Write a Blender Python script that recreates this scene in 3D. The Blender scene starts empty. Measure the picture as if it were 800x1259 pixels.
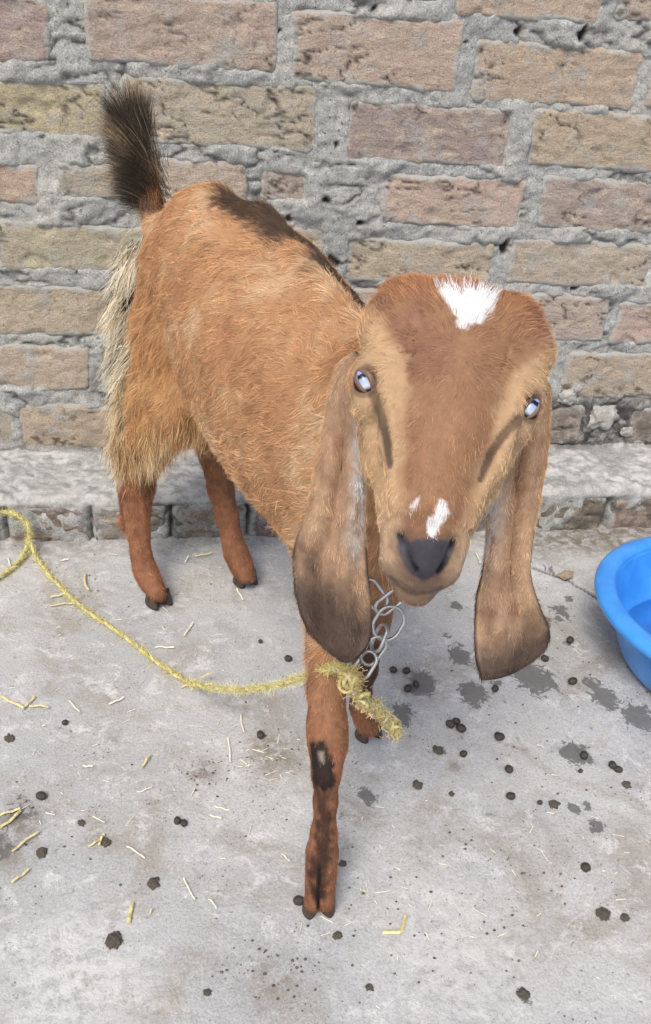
import bpy, bmesh, math, random
import numpy as np
from mathutils import Vector, Matrix

S = bpy.context.scene
COL = S.collection
R = math.radians

# ------------------------------------------------------------------ camera
F_PX, W_PX, H_PX = 1050.0, 800.0, 1259.0
CR = np.array([0.98561822, -0.1544363, 0.06860133])      # camera right
CD = np.array([-0.01843147, -0.50177845, -0.86479979])   # camera down
CF = np.array([0.16797915, 0.85109801, -0.49740847])     # camera forward
CP = np.array([0.0, -1.2482, 0.6735])
cd = bpy.data.cameras.new("camera")
cam = bpy.data.objects.new("camera", cd); COL.objects.link(cam)
cd.sensor_fit = 'HORIZONTAL'; cd.sensor_width = 36.0; cd.lens = F_PX / W_PX * 36.0
cd.clip_start = 0.02; cd.clip_end = 200.0
m = Matrix.Identity(4)
for i in range(3):
    m[i][0] = CR[i]; m[i][1] = -CD[i]; m[i][2] = -CF[i]; m[i][3] = CP[i]
cam.matrix_world = m
S.camera = cam

# ------------------------------------------------------------------ daylight
world = bpy.data.worlds.new("World"); S.world = world; world.use_nodes = True
wn = world.node_tree; wn.nodes.clear()
sky = wn.nodes.new("ShaderNodeTexSky"); sky.sky_type = 'NISHITA'; sky.sun_disc = False
SUN_EL, SUN_AZ = R(52), R(208)        # azimuth clockwise from +Y
sky.sun_elevation = SUN_EL; sky.sun_rotation = SUN_AZ
sky.air_density = 1.0; sky.dust_density = 3.5; sky.ozone_density = 1.0
bg = wn.nodes.new("ShaderNodeBackground"); bg.inputs[1].default_value = 0.13
wo = wn.nodes.new("ShaderNodeOutputWorld")
wn.links.new(sky.outputs[0], bg.inputs[0]); wn.links.new(bg.outputs[0], wo.inputs[0])
sd = bpy.data.lights.new("sun", 'SUN'); sd.energy = 1.9; sd.angle = R(24); sd.color = (1.0, 0.94, 0.86)
sun = bpy.data.objects.new("sun", sd); COL.objects.link(sun)
sv = Vector((math.sin(SUN_AZ) * math.cos(SUN_EL), math.cos(SUN_AZ) * math.cos(SUN_EL), math.sin(SUN_EL)))
sun.rotation_euler = sv.to_track_quat('Z', 'Y').to_euler()
S.view_settings.view_transform = 'Standard'; S.view_settings.look = 'None'
S.view_settings.exposure = 0.47; S.view_settings.gamma = 1.0
S.view_settings.use_curve_mapping = False

# ------------------------------------------------------------------ helpers
def at(u, v, Y=None, Z=None, D=None):
    """world point seen at photo pixel (u,v), at world depth Y, height Z or distance D"""
    q = (u - W_PX / 2) / F_PX * CR + (v - H_PX / 2) / F_PX * CD + CF
    if Y is not None: k = (Y - CP[1]) / q[1]
    elif Z is not None: k = (Z - CP[2]) / q[2]
    else: k = D
    return CP + q * k
def depth_of(p): return float(np.dot(np.asarray(p) - CP, CF))
def px(r, p): return r * depth_of(p) / F_PX          # pixels -> metres at point p

rng = np.random.default_rng(7)
_perm = np.random.default_rng(3).permutation(256); _perm = np.concatenate([_perm, _perm, _perm])
_g = np.random.default_rng(5).normal(size=(256, 3)); _g /= np.linalg.norm(_g, axis=1)[:, None]
def perlin(P):
    P = np.asarray(P, float); I = np.floor(P).astype(int); Fr = P - I; I &= 255
    w = Fr * Fr * Fr * (Fr * (Fr * 6 - 15) + 10)
    out = 0
    for dx in (0, 1):
        for dy in (0, 1):
            for dz in (0, 1):
                h = _perm[_perm[_perm[I[..., 0] + dx] + I[..., 1] + dy] + I[..., 2] + dz]
                g = _g[h]
                d = g[..., 0] * (Fr[..., 0] - dx) + g[..., 1] * (Fr[..., 1] - dy) + g[..., 2] * (Fr[..., 2] - dz)
                ww = (w[..., 0] if dx else 1 - w[..., 0]) * (w[..., 1] if dy else 1 - w[..., 1]) * (w[..., 2] if dz else 1 - w[..., 2])
                out = out + d * ww
    return out * 1.5
def fbm(P, o=4, g=.5):
    P = np.asarray(P, float); a, s, r = 1.0, 0.0, 0
    for i in range(o):
        r = r + a * perlin(P * 2 ** i + 17.3 * i); s += a; a *= g
    return r / s
def ss(a, b, x):
    t = np.clip((x - a) / (b - a), 0, 1); return t * t * (3 - 2 * t)

def mesh_obj(name, V, Fc, mat, parent=None, smooth=True, label=None, kind=None):
    me = bpy.data.meshes.new(name)
    me.from_pydata([tuple(map(float, v)) for v in V], [], [tuple(map(int, f)) for f in Fc]) if not isinstance(Fc, np.ndarray) else _fast(me, V, Fc)
    me.update()
    if smooth: me.shade_smooth()
    if mat: me.materials.append(mat)
    o = bpy.data.objects.new(name, me); COL.objects.link(o)
    if parent: o.parent = parent
    if label: o["label"] = label
    if kind: o["kind"] = kind
    return o
def _fast(me, V, Q):
    V = np.asarray(V, np.float32); n = Q.shape[1]
    me.vertices.add(len(V)); me.vertices.foreach_set("co", V.ravel())
    me.loops.add(Q.size); me.loops.foreach_set("vertex_index", Q.astype(np.int32).ravel())
    me.polygons.add(len(Q)); me.polygons.foreach_set("loop_start", np.arange(0, Q.size, n, dtype=np.int32))
    me.update(calc_edges=True); me.validate()
def empty(name, loc, label, cat, group=None):
    o = bpy.data.objects.new(name, None); COL.objects.link(o); o.empty_display_size = .02
    o.location = tuple(map(float, loc)); o["label"] = label; o["category"] = cat
    if group: o["group"] = group
    return o
def tag(o, label, cat=None, group=None, kind=None):
    if label: o["label"] = label
    if cat: o["category"] = cat
    if group: o["group"] = group
    if kind: o["kind"] = kind
    return o
def col_attr(me, name, C):
    C = np.asarray(C, np.float32)
    if C.shape[1] == 3: C = np.hstack([C, np.ones((len(C), 1), np.float32)])
    a = me.color_attributes.new(name, 'FLOAT_COLOR', 'POINT'); a.data.foreach_set("color", C.ravel())
def f_attr(me, name, C):
    a = me.attributes.new(name, 'FLOAT', 'POINT'); a.data.foreach_set("value", np.asarray(C, np.float32))
def grid_quads(nu, nv, wrap=False):
    i, j = np.meshgrid(np.arange(nu - 1), np.arange(nv if wrap else nv - 1), indexing='ij')
    j2 = (j + 1) % nv
    return np.stack([i * nv + j, (i + 1) * nv + j, (i + 1) * nv + j2, i * nv + j2], -1).reshape(-1, 4)
def tube(path, rad, n=8, closed=False):
    """swept tube; returns verts, quads"""
    P = np.asarray(path, float); N = len(P)
    rad = np.broadcast_to(np.asarray(rad, float), (N,))
    T = (np.roll(P, -1, 0) - np.roll(P, 1, 0)) if closed else np.gradient(P, axis=0)
    T /= np.linalg.norm(T, axis=1)[:, None] + 1e-12
    a = np.array([0, 0, 1.0]) if abs(T[0][2]) < .9 else np.array([1.0, 0, 0])
    U = np.zeros_like(P); u = np.cross(T[0], a); u /= np.linalg.norm(u)
    for i in range(N):
        u = u - T[i] * np.dot(u, T[i]); u /= np.linalg.norm(u); U[i] = u
    W = np.cross(T, U); th = np.linspace(0, 2 * np.pi, n, endpoint=False)
    V = P[:, None] + rad[:, None, None] * (np.cos(th)[None, :, None] * U[:, None] + np.sin(th)[None, :, None] * W[:, None])
    V = V.reshape(-1, 3); Q = grid_quads(N, n, True)
    if closed:
        j = np.arange(n); j2 = (j + 1) % n; b = (N - 1) * n
        Q = np.vstack([Q, np.stack([b + j, j, j2, b + j2], -1)])
    else:
        V = np.vstack([V, P[:1], P[-1:]]); j = np.arange(n); j2 = (j + 1) % n
        c0, c1, b = N * n, N * n + 1, (N - 1) * n
        Q = np.vstack([Q, np.stack([j, j2, np.full(n, c0), np.full(n, c0)], -1), np.stack([b + j2, b + j, np.full(n, c1), np.full(n, c1)], -1)])
    return V, Q
def quads_clean(Q):
    return [tuple(q) if q[2] != q[3] else tuple(q[:3]) for q in Q.tolist()]
def spline(pts, n):
    P = np.asarray(pts, float); d = np.concatenate([[0], np.cumsum(np.linalg.norm(np.diff(P, axis=0), axis=1) ** .5)])
    t = np.linspace(0, d[-1], n); out = np.zeros((n, P.shape[1]))
    # Catmull-Rom (non uniform, via hermite)
    T = np.zeros_like(P)
    for i in range(len(P)):
        a, b = max(i - 1, 0), min(i + 1, len(P) - 1); T[i] = (P[b] - P[a]) / (d[b] - d[a])
    k = np.clip(np.searchsorted(d, t, side='right') - 1, 0, len(P) - 2)
    h = d[k + 1] - d[k]; s = ((t - d[k]) / h)[:, None]; h = h[:, None]
    return (2 * s**3 - 3 * s**2 + 1) * P[k] + (s**3 - 2 * s**2 + s) * h * T[k] + (-2 * s**3 + 3 * s**2) * P[k + 1] + (s**3 - s**2) * h * T[k + 1]
def hairs(name, pts, rad, colr, mat, parent):
    """pts (n,k,3) -> one Curves object"""
    n, k = pts.shape[:2]
    hc = bpy.data.hair_curves.new(name); hc.add_curves([k] * n)
    hc.attributes["position"].data.foreach_set("vector", pts.astype(np.float32).ravel())
    ra = hc.attributes.get("radius") or hc.attributes.new("radius", 'FLOAT', 'POINT')
    ra.data.foreach_set("value", np.ascontiguousarray(rad, dtype=np.float32).ravel())
    ca = hc.attributes.new("tint", 'FLOAT_COLOR', 'POINT')
    C = np.ones((n, k, 4), np.float32); C[..., :3] = colr; ca.data.foreach_set("color", C.ravel())
    hc.materials.append(mat)
    o = bpy.data.objects.new(name, hc); COL.objects.link(o); o.parent = parent; o["kind"] = "stuff"
    return o

# ------------------------------------------------------------------ node helpers
class NT:
    def __init__(s, name):
        s.m = bpy.data.materials.new(name); s.m.use_nodes = True; s.t = s.m.node_tree
        s.b = s.t.nodes["Principled BSDF"]; s.out = s.t.nodes["Material Output"]
        s.co = s.t.nodes.new("ShaderNodeTexCoord").outputs["Object"]
    def n(s, ty, **k):
        x = s.t.nodes.new(ty)
        for a, v in k.items(): setattr(x, a, v)
        return x
    def put(s, sock, v):
        if isinstance(v, bpy.types.NodeSocket): s.t.links.new(v, sock)
        elif v is not None:
            if isinstance(v, (tuple, list)) and len(v) == 3 and sock.type == 'RGBA': v = (*v, 1)
            sock.default_value = v
    def noise(s, scale, detail=6, rough=.6, vec=None, stretch=None, dist=0):
        v = vec or s.co
        if stretch:
            mp = s.n("ShaderNodeMapping"); s.put(mp.inputs[0], v); mp.inputs["Scale"].default_value = stretch; v = mp.outputs[0]
        x = s.n("ShaderNodeTexNoise"); s.put(x.inputs["Vector"], v); x.inputs["Scale"].default_value = scale
        x.inputs["Detail"].default_value = detail; x.inputs["Roughness"].default_value = rough; x.inputs["Distortion"].default_value = dist
        return x.outputs["Fac"]
    def voro(s, scale, feature='F1', vec=None):
        x = s.n("ShaderNodeTexVoronoi", feature=feature); s.put(x.inputs["Vector"], vec or s.co); x.inputs["Scale"].default_value = scale
        return x.outputs["Distance"]
    def ramp(s, fac, a, b, lo=0., hi=1.):
        x = s.n("ShaderNodeMapRange", interpolation_type='SMOOTHSTEP'); s.put(x.inputs[0], fac)
        x.inputs[1].default_value = a; x.inputs[2].default_value = b; x.inputs[3].default_value = lo; x.inputs[4].default_value = hi
        return x.outputs[0]
    def mix(s, f, a, b, mode='MIX'):
        x = s.n("ShaderNodeMix", data_type='RGBA', blend_type=mode); s.put(x.inputs[0], f)
        s.put(x.inputs[6], a); s.put(x.inputs[7], b); return x.outputs[2]
    def math(s, op, a, b=None, clamp=False):
        x = s.n("ShaderNodeMath", operation=op); x.use_clamp = clamp; s.put(x.inputs[0], a)
        if b is not None: s.put(x.inputs[1], b)
        return x.outputs[0]
    def attr(s, name, kind='Fac'):
        x = s.n("ShaderNodeAttribute"); x.attribute_name = name; return x.outputs[kind]
    def bump(s, h, strength=.4, dist=.002):
        x = s.n("ShaderNodeBump"); s.put(x.inputs["Height"], h); x.inputs["Strength"].default_value = strength; x.inputs["Distance"].default_value = dist
        s.t.links.new(x.outputs[0], s.b.inputs["Normal"])
    def done(s, col, rough=.8, **k):
        s.put(s.b.inputs["Base Color"], col); s.put(s.b.inputs["Roughness"], rough)
        for a, v in k.items(): s.put(s.b.inputs[a.replace('_', ' ')], v)
        return s.m
def lin(r, g, b):
    return tuple(((c / 255 + .055) / 1.055) ** 2.4 if c > 10 else c / 255 / 12.92 for c in (r, g, b))
def L3(r, g, b): return np.array(lin(r, g, b))
# ================================================================== MATERIALS
def mat_brick():
    t = NT("brick"); oi = t.n("ShaderNodeObjectInfo")
    big = t.ramp(t.noise(14, 4, .6), .35, .65); c = t.mix(t.math('MULTIPLY', big, .4), oi.outputs["Color"], (.38, .325, .26))
    c = t.mix(t.ramp(t.noise(30, 5, .65, stretch=(1, 1, 2.5)), .50, .68), c, (.52, .435, .335))       # pale worn clay
    c = t.mix(t.ramp(t.noise(20, 7, .72), .50, .66, 0, .85), c, (.40, .40, .375))                     # cement film
    c = t.mix(t.ramp(t.noise(160, 5, .7), .30, .45, .65, 0), c, (.10, .08, .06))
    c = t.mix(t.ramp(t.noise(330, 3, .6), .62, .75, 0, .5), c, (.62, .55, .45))
    c = t.mix(t.ramp(t.noise(520, 4, .8), .38, .62, 0, .55), c, t.mix(1., c, (.45, .42, .38), 'MULTIPLY'))
    c = t.mix(t.ramp(t.noise(700, 2, .6), .60, .72, 0, .6), c, (.70, .64, .54))
    c = t.mix(t.ramp(t.math('ADD', t.attr('smear'), t.math('MULTIPLY', t.math('SUBTRACT', t.noise(55, 8, .75), .5), 2.2)), .45, .75, 0, .9), c, (.385, .39, .37))
    c = t.mix(t.attr("crack"), c, (.06, .05, .04))
    sx_ = t.n("ShaderNodeSeparateXYZ"); t.put(sx_.inputs[0], t.co)
    damp = t.math('MULTIPLY', t.ramp(sx_.outputs[2], .19, .09), t.math('ADD', t.math('MULTIPLY', t.ramp(sx_.outputs[0], .36, .5), .75), .25))
    c = t.mix(t.math('MULTIPLY', damp, t.ramp(t.noise(26, 7, .75), .40, .58, 0, .85)), c, (.11, .095, .08))
    h = t.math('ADD', t.noise(120, 8, .7, stretch=(1, 1, 1.8)), t.math('MULTIPLY', t.noise(420, 4, .7), .4))
    t.bump(h, 1.0, .0036); return t.done(c, .92)
def mat_mortar():
    t = NT("mortar")
    c = t.mix(t.ramp(t.noise(9, 5, .6), .35, .65), (.39, .405, .395), (.49, .485, .455))
    c = t.mix(t.ramp(t.noise(60, 6, .7), .50, .66), c, (.56, .56, .53))
    c = t.mix(t.ramp(t.noise(28, 6, .7), .60, .75, 0, .6), c, (.36, .28, .20))
    c = t.mix(t.ramp(t.noise(190, 5, .7), .30, .44, .8, 0), c, (.07, .07, .065))
    c = t.mix(t.ramp(t.noise(420, 2, .5), .62, .74, 0, .6), c, (.66, .66, .62))
    c = t.mix(t.ramp(t.noise(480, 4, .8), .40, .60, .6, 0), c, t.mix(1., c, (.40, .40, .40), 'MULTIPLY'))
    c = t.mix(t.attr("crack"), c, (.05, .045, .04))
    c = t.mix(t.attr("lime"), c, t.mix(t.ramp(t.noise(45, 6, .7), .36, .6), (.30, .30, .29), (.60, .60, .58)))
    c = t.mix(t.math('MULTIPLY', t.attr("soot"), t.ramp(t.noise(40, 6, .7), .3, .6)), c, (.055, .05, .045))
    h = t.math('ADD', t.noise(140, 8, .75), t.math('MULTIPLY', t.noise(520, 4, .7), .45))
    t.bump(h, 1.0, .0034); return t.done(c, .95)
def mat_ground():
    t = NT("concrete_floor")
    c = t.mix(t.ramp(t.noise(3.2, 6, .6), .35, .65), (.44, .452, .455), (.53, .53, .52))
    c = t.mix(t.ramp(t.noise(8, 9, .75, dist=.8), .47, .66, 0, .8), c, (.35, .32, .275))
    c = t.mix(t.ramp(t.noise(30, 9, .78, dist=.5), .53, .62, 0, .9), c, (.62, .62, .61))
    c = t.mix(t.ramp(t.noise(9, 6, .7), .56, .72, 0, .6), c, (.38, .39, .40))
    c = t.mix(t.ramp(t.noise(75, 5, .75), .28, .40, .8, 0), c, (.17, .16, .145))
    c = t.mix(t.ramp(t.noise(210, 4, .7), .27, .36, .85, 0), c, (.10, .09, .08))
    c = t.mix(t.ramp(t.noise(300, 3, .7), .63, .74, 0, .7), c, (.72, .72, .70))
    c = t.mix(t.ramp(t.noise(420, 5, .8), .40, .58, .50, 0), c, t.mix(1., c, (.55, .54, .52), 'MULTIPLY'))
    # crumbs: tiny dark specks, dense only in places
    sp = t.ramp(t.voro(150), .10, .17, 1, 0); c = t.mix(t.math('MULTIPLY', sp, t.ramp(t.noise(18, 3, .6), .52, .62)), c, (.11, .09, .06))
    c = t.mix(t.math('MULTIPLY', t.attr("soil"), t.ramp(t.noise(60, 7, .75), .34, .6)), c, (.17, .14, .10))
    c = t.mix(t.math('MULTIPLY', t.attr("lime"), t.ramp(t.noise(90, 6, .7), .4, .55)), c, (.62, .62, .60))
    c = t.mix(t.attr("crack"), c, (.06, .05, .045))
    wn_ = t.math('MULTIPLY', t.math('SUBTRACT', t.noise(75, 6, .72, dist=1.0), .5), 2.3)
    wet = t.ramp(t.math('ADD', t.attr("wet"), wn_), .44, .56)
    c = t.mix(t.math('MULTIPLY', wet, .85), c, (.115, .115, .108))
    h = t.math('ADD', t.noise(45, 8, .7), t.math('MULTIPLY', t.noise(330, 5, .7), .35))
    t.bump(h, .8, .0030)
    return t.done(c, t.math('SUBTRACT', .88, t.math('MULTIPLY', wet, .33)))
def simple(name, col, rough=.6, bscale=None, bstr=.3, var=.25, **k):
    t = NT(name); n = t.noise(bscale or 60, 5, .65)
    c = t.mix(t.ramp(n, .3, .7), tuple(x * (1 - var) for x in col), tuple(min(1, x * (1 + var)) for x in col))
    t.bump(t.noise((bscale or 60) * 3, 5, .6), bstr, .001); return t.done(c, rough, **k)
def mat_hair(name, rough=.55, spec=.25):
    t = NT(name); c = t.attr("tint", "Color")
    return t.done(c, rough, Specular_IOR_Level=spec)
def mat_skin():
    t = NT("hide"); c = t.attr("tint", "Color")
    c = t.mix(t.ramp(t.noise(260, 4, .6), .3, .7, 0, .35), c, t.mix(1., c, (.55, .5, .45), 'MULTIPLY'))
    t.bump(t.noise(600, 4, .6), .35, .0006); return t.done(c, .7, Specular_IOR_Level=.25)
M_BRICK, M_MORTAR, M_GROUND = mat_brick(), mat_mortar(), mat_ground()

# ================================================================== GROUND
def axis(lo, hi, step, far_lo, far_hi, growth=1.35):
    a = list(np.arange(lo, hi + 1e-9, step)); s = step
    while a[-1] < far_hi: s *= growth; a.append(a[-1] + s)
    s = step
    while a[0] > far_lo: s *= growth; a.insert(0, a[0] - s)
    return np.array(a)
gx = axis(-.42, .86, .0032, -25, 25); gy = axis(-1.04, -.15, .0032, -25, .6)
X, Y = np.meshgrid(gx, gy, indexing='ij')
P = np.stack([X, Y, 0 * X], -1).reshape(-1, 3)
fine = np.exp(-np.maximum(0, np.abs(P[:, 0] - .2) - .9) * 3) * np.exp(-np.maximum(0, -P[:, 1] - 1.2) * 3)
hz = fine * (fbm(P * 6, 3) * .0030 + fbm(P * 34, 3) * .0011 - ss(.22, .45, fbm(P * 22 + 9, 3)) * .0016)
# rough broken strip along the foot of the wall at the right
strip = ss(-.27, -.20, P[:, 1] + .020 * fbm(P * 14 + 3, 3)) * fine
hz += strip * (fbm(P * 40, 4) * .004)
crk = at(655, 697, Z=0), at(700, 712, Z=0), at(725, 728, Z=0), at(742, 738, Z=0)
def dist_poly(P, pts):
    d = np.full(len(P), 9.)
    for a, b in zip(pts[:-1], pts[1:]):
        ab = (b - a)[:2]; t = np.clip(((P[:, :2] - a[:2]) @ ab) / (ab @ ab), 0, 1)
        d = np.minimum(d, np.hypot(*(P[:, :2] - a[:2] - t[:, None] * ab).T))
    return d
dc = dist_poly(P, crk) + .0018 * fbm(P * 60, 2)
crack = (1 - ss(.0008, .0030, dc)) * fine; hz -= crack * .004
P[:, 2] = hz - fine * .0006
wets = [(520,840,18,1),(582,852,19,1),(565,806,16,.9),(655,835,26,.9),(610,838,12,.6),(672,838,16,.8),(745,858,17,1),(728,840,12,.8),(785,880,20,1),(708,925,19,1),
        (495,876,18,.8),(453,978,12,.95),(732,1015,10,.9),(706,994,7,.9),(722,990,7,.9),(690,752,14,.8),(668,765,11,.8),(676,700,8,.7),(700,790,9,.7),(645,1222,10,.7),(686,760,8,.8),
        (540,922,9,.7),(560,745,8,.8),(700,735,7,.8),(320,925,16,.35),(22,1000,26,.55),(0,1035,22,.6),(140,1160,14,.6),(548,780,7,.6),(600,745,6,.5)]
wet = np.zeros(len(P))
for u, v, r_, s_ in wets:
    c = at(u, v, Z=0); rr = px(r_, c); dx, dy = (P[:, 0] - c[0]), (P[:, 1] - c[1]) / 1.25
    wet = np.maximum(wet, s_ * np.clip(1.18 - np.hypot(dx, dy) / rr * .72, 0, 1))
soil = np.zeros(len(P))
for u, v, r_, s_ in [(335,925,34,.9),(250,945,20,.9),(20,1010,34,.9),(5,1040,40,.8),(140,905,14,.5),(560,940,10,.8),(120,1030,18,.6),(330,1207,40,.55),(345,1210,18,.8),(110,665,50,.5),
                     (415,1035,22,.6),(250,1180,30,.35),(520,1040,30,.4),(395,1200,30,.3),(640,1160,60,.25),(330,940,20,.8),(60,735,60,.25)]:
    c = at(u, v, Z=0); rr = px(r_, c)
    soil = np.maximum(soil, s_ * np.exp(-(((P[:, 0] - c[0]) ** 2 + ((P[:, 1] - c[1]) / 1.1) ** 2) / rr ** 2)))
foot = ss(-.215, -.175, P[:, 1]) * fine; soil = np.maximum(soil, foot * (.55 + .45 * ss(.4, .62, P[:, 0])))
soil = np.maximum(soil, strip * ss(.45, .55, P[:, 0]) * .95)
lime = (1 - ss(0, .12, np.hypot(P[:, 0] - at(560, 1190, Z=0)[0], P[:, 1] - at(560, 1190, Z=0)[1]))) * .5
lime = np.maximum(lime, (1 - ss(0, .10, np.hypot(P[:, 0] - at(90, 1200, Z=0)[0], P[:, 1] - at(90, 1200, Z=0)[1]))) * .8)
Qg = grid_quads(len(gx), len(gy))
g = mesh_obj("ground", P, Qg, M_GROUND, kind="structure")
for n_, a_ in (("wet", wet), ("soil", soil), ("lime", lime), ("crack", crack)): f_attr(g.data, n_, a_)

# ================================================================== BRICK WALL
wall = empty("brick_wall", (.25, .05, 0), "rough weathered brick wall with thick grey cement joints behind the goat", "wall")
WT = .069                       # foot of the wall proper stands on a footing course this high
LD = -.163                      # front of the footing
C_TAN, C_PINK, C_PURP, C_YEL, C_WARM, C_GREY = (.485,.395,.318), (.47,.375,.31), (.355,.285,.265), (.48,.395,.265), (.45,.36,.285), (.37,.335,.30)
def make_brick(x0, x1, z0, z1, col, seed, y0=0., prot=.0045, rough=1., name="brick"):
    nx, nz = max(8, int((x1 - x0) / .0028)), max(8, int((z1 - z0) / .0028))
    s = np.linspace(-1, 1, nx); t = np.linspace(-1, 1, nz)
    Sx, Tz = np.meshgrid(s, t, indexing='ij')
    cx, cz, hx, hz_ = (x0 + x1) / 2, (z0 + z1) / 2, (x1 - x0) / 2, (z1 - z0) / 2
    q = .004 + .010 * ((seed * 37) % 10) / 10
    ex, ez = np.abs(Sx) * hx, np.abs(Tz) * hz_
    # rounded rectangle outline
    rx, rz = np.maximum(ex - (hx - q), 0), np.maximum(ez - (hz_ - q), 0); rr = np.hypot(rx, rz); f = np.where(rr > 1e-9, np.maximum(rx, rz) / np.maximum(rr, 1e-9), 1)
    ex2 = np.where(ex > hx - q, hx - q + rx * f, ex); ez2 = np.where(ez > hz_ - q, hz_ - q + rz * f, ez)
    gxx = cx + np.sign(Sx) * ex2; gzz = cz + np.sign(Tz) * ez2
    Pn = np.stack([gxx, gzz, np.full_like(gxx, seed * 3.7)], -1)
    edge = np.minimum(hx - np.abs(Sx) * hx, hz_ - np.abs(Tz) * hz_)
    w = 1 - ss(0, .014, edge)
    gxx = gxx + w * (.0070 * fbm(Pn * 14 + 5, 2) + .0035 * fbm(Pn * 60 + 5, 3)); gzz = gzz + w * (.0065 * fbm(Pn * 14 + 50, 2) + .0035 * fbm(Pn * 60 + 50, 3))
    st = Pn * np.array([26, 75, 1.])
    d = fbm(Pn * 16, 3) * .0035 + fbm(Pn * 60, 3) * .0024
    lay = fbm(st + 2, 3); ridge = 1 - np.abs(fbm(Pn * np.array([13, 40, 1]) + 30, 4)) * 20
    ck = np.clip(ridge, 0, 1) * ss(-.08, .15, fbm(Pn * 9 + 70, 2)) * ss(0, .008, edge)
    chip = ss(.22, .42, fbm(Pn * np.array([19, 26, 1]) + 90, 3))
    dep = y0 - prot - d * rough - lay * .0022 * rough + ck * .0034 + chip * .0035 + .007 * (1 - ss(-.002, .006, edge)) ** 1.6
    V = np.stack([gxx, dep, gzz], -1).reshape(-1, 3); Q = grid_quads(nx, nz)
    # sides
    ring = [(i, 0) for i in range(nx)] + [(nx - 1, j) for j in range(1, nz)] + [(i, nz - 1) for i in range(nx - 2, -1, -1)] + [(0, j) for j in range(nz - 2, 0, -1)]
    idx = np.array([i * nz + j for i, j in ring]); B = V[idx].copy(); B[:, 1] = y0 + .035
    n0 = len(V); V = np.vstack([V, B]); k = len(idx); a = np.arange(k); b = (a + 1) % k
    Q = np.vstack([Q[:, ::-1], np.stack([idx[a], n0 + a, n0 + b, idx[b]], -1)[:, ::-1]])
    o = mesh_obj(name, V, Q, M_BRICK, wall)
    o.matrix_parent_inverse = Matrix.Translation(-Vector(wall.location))
    f_attr(o.data, "crack", np.concatenate([np.clip(ck * 1.0, 0, .85).ravel(), np.zeros(k)]))
    f_attr(o.data, 'smear', np.concatenate([(.75 * (1 - ss(0, .020, edge)) + .35 * fbm(Pn * 8 + 15, 3)).ravel(), np.ones(k)]))
    o.color = (*[c * random.uniform(.93, 1.07) for c in col], 1)
    return o
rows = {  # photographed bricks: u0, v0, u1, v1, colour
 0: [(-260,-95,60,-15,C_PURP),(72,-80,330,-18,C_TAN),(338,-72,545,-2,C_TAN),(560,-52,743,27,C_TAN),(756,-42,990,35,C_PINK)],
 1: [(-160,-14,62,74,C_PURP),(104,-6,342,84,C_PINK),(358,17,566,109,C_TAN),(578,52,786,131,C_YEL),(796,66,1010,140,C_TAN)],
 2: [(-120,94,132,166,C_YEL),(146,99,388,183,C_PINK),(425,127,628,204,C_PURP),(648,138,856,210,C_YEL)],
 3: [(-140,196,52,250,C_TAN),(70,200,180,246,C_GREY),(196,196,304,247,C_TAN),(318,208,380,250,C_PINK),(468,215,643,280,C_TAN),(660,220,860,286,C_PURP)],
 4: [(-120,272,180,333,C_TAN),(196,276,398,336,C_TAN),(422,293,606,347,C_TAN),(622,295,800,352,C_PINK),(812,300,980,356,C_TAN)],
 5: [(-150,348,138,413,C_PINK),(150,350,330,414,C_TAN),(345,354,530,416,C_TAN),(545,360,746,419,C_TAN),(754,370,930,424,C_TAN)],
 6: [(-110,422,110,478,C_PINK),(124,424,290,480,C_TAN),(305,426,480,482,C_TAN),(495,428,676,484,C_TAN),(690,432,880,488,C_PINK)],
 7: [(-150,503,18,549,C_WARM),(24,497,195,551,C_PINK),(206,500,370,551,C_TAN),(382,500,560,549,C_TAN),(572,498,716,545,C_GREY),(768,500,940,544,C_GREY)],
}
used_rows = {}
sid = 0
rects = []
for r_, lst in rows.items():
    xs = []; zs = []
    for (u0, v0, u1, v1, c) in lst:
        um, vm = (u0 + u1) / 2, (v0 + v1) / 2
        x0, x1 = at(u0, vm, Y=0)[0], at(u1, vm, Y=0)[0]; z1, z0 = at(um, v0, Y=0)[2], at(um, v1, Y=0)[2]
        rects.append((x0, x1, z0, z1, c)); xs += [x0, x1]; zs.append((z0, z1))
    z0, z1 = np.mean([a for a, b in zs]), np.mean([b for a, b in zs])
    x = max(xs) + .014
    while x < 1.35: rects.append((x, x + .215, z0, z1, random.choice([C_TAN, C_PINK, C_WARM]))); x += .23
    x = min(xs) - .014
    while x > -.75: rects.append((x - .215, x, z0, z1, random.choice([C_TAN, C_PINK, C_PURP]))); x -= .23
random.seed(4)
for k in range(3):
    z0 = .765 + .088 * k; x = -.75 + .11 * (k % 2)
    while x < 1.35: rects.append((x, x + .216, z0, z0 + .07, random.choice([C_TAN, C_PINK, C_YEL]))); x += .23
for (x0, x1, z0, z1, c) in rects:
    sid += 1; make_brick(x0, x1, z0, z1, c, sid, prot=.0045 + random.uniform(-.0015, .002))
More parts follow.
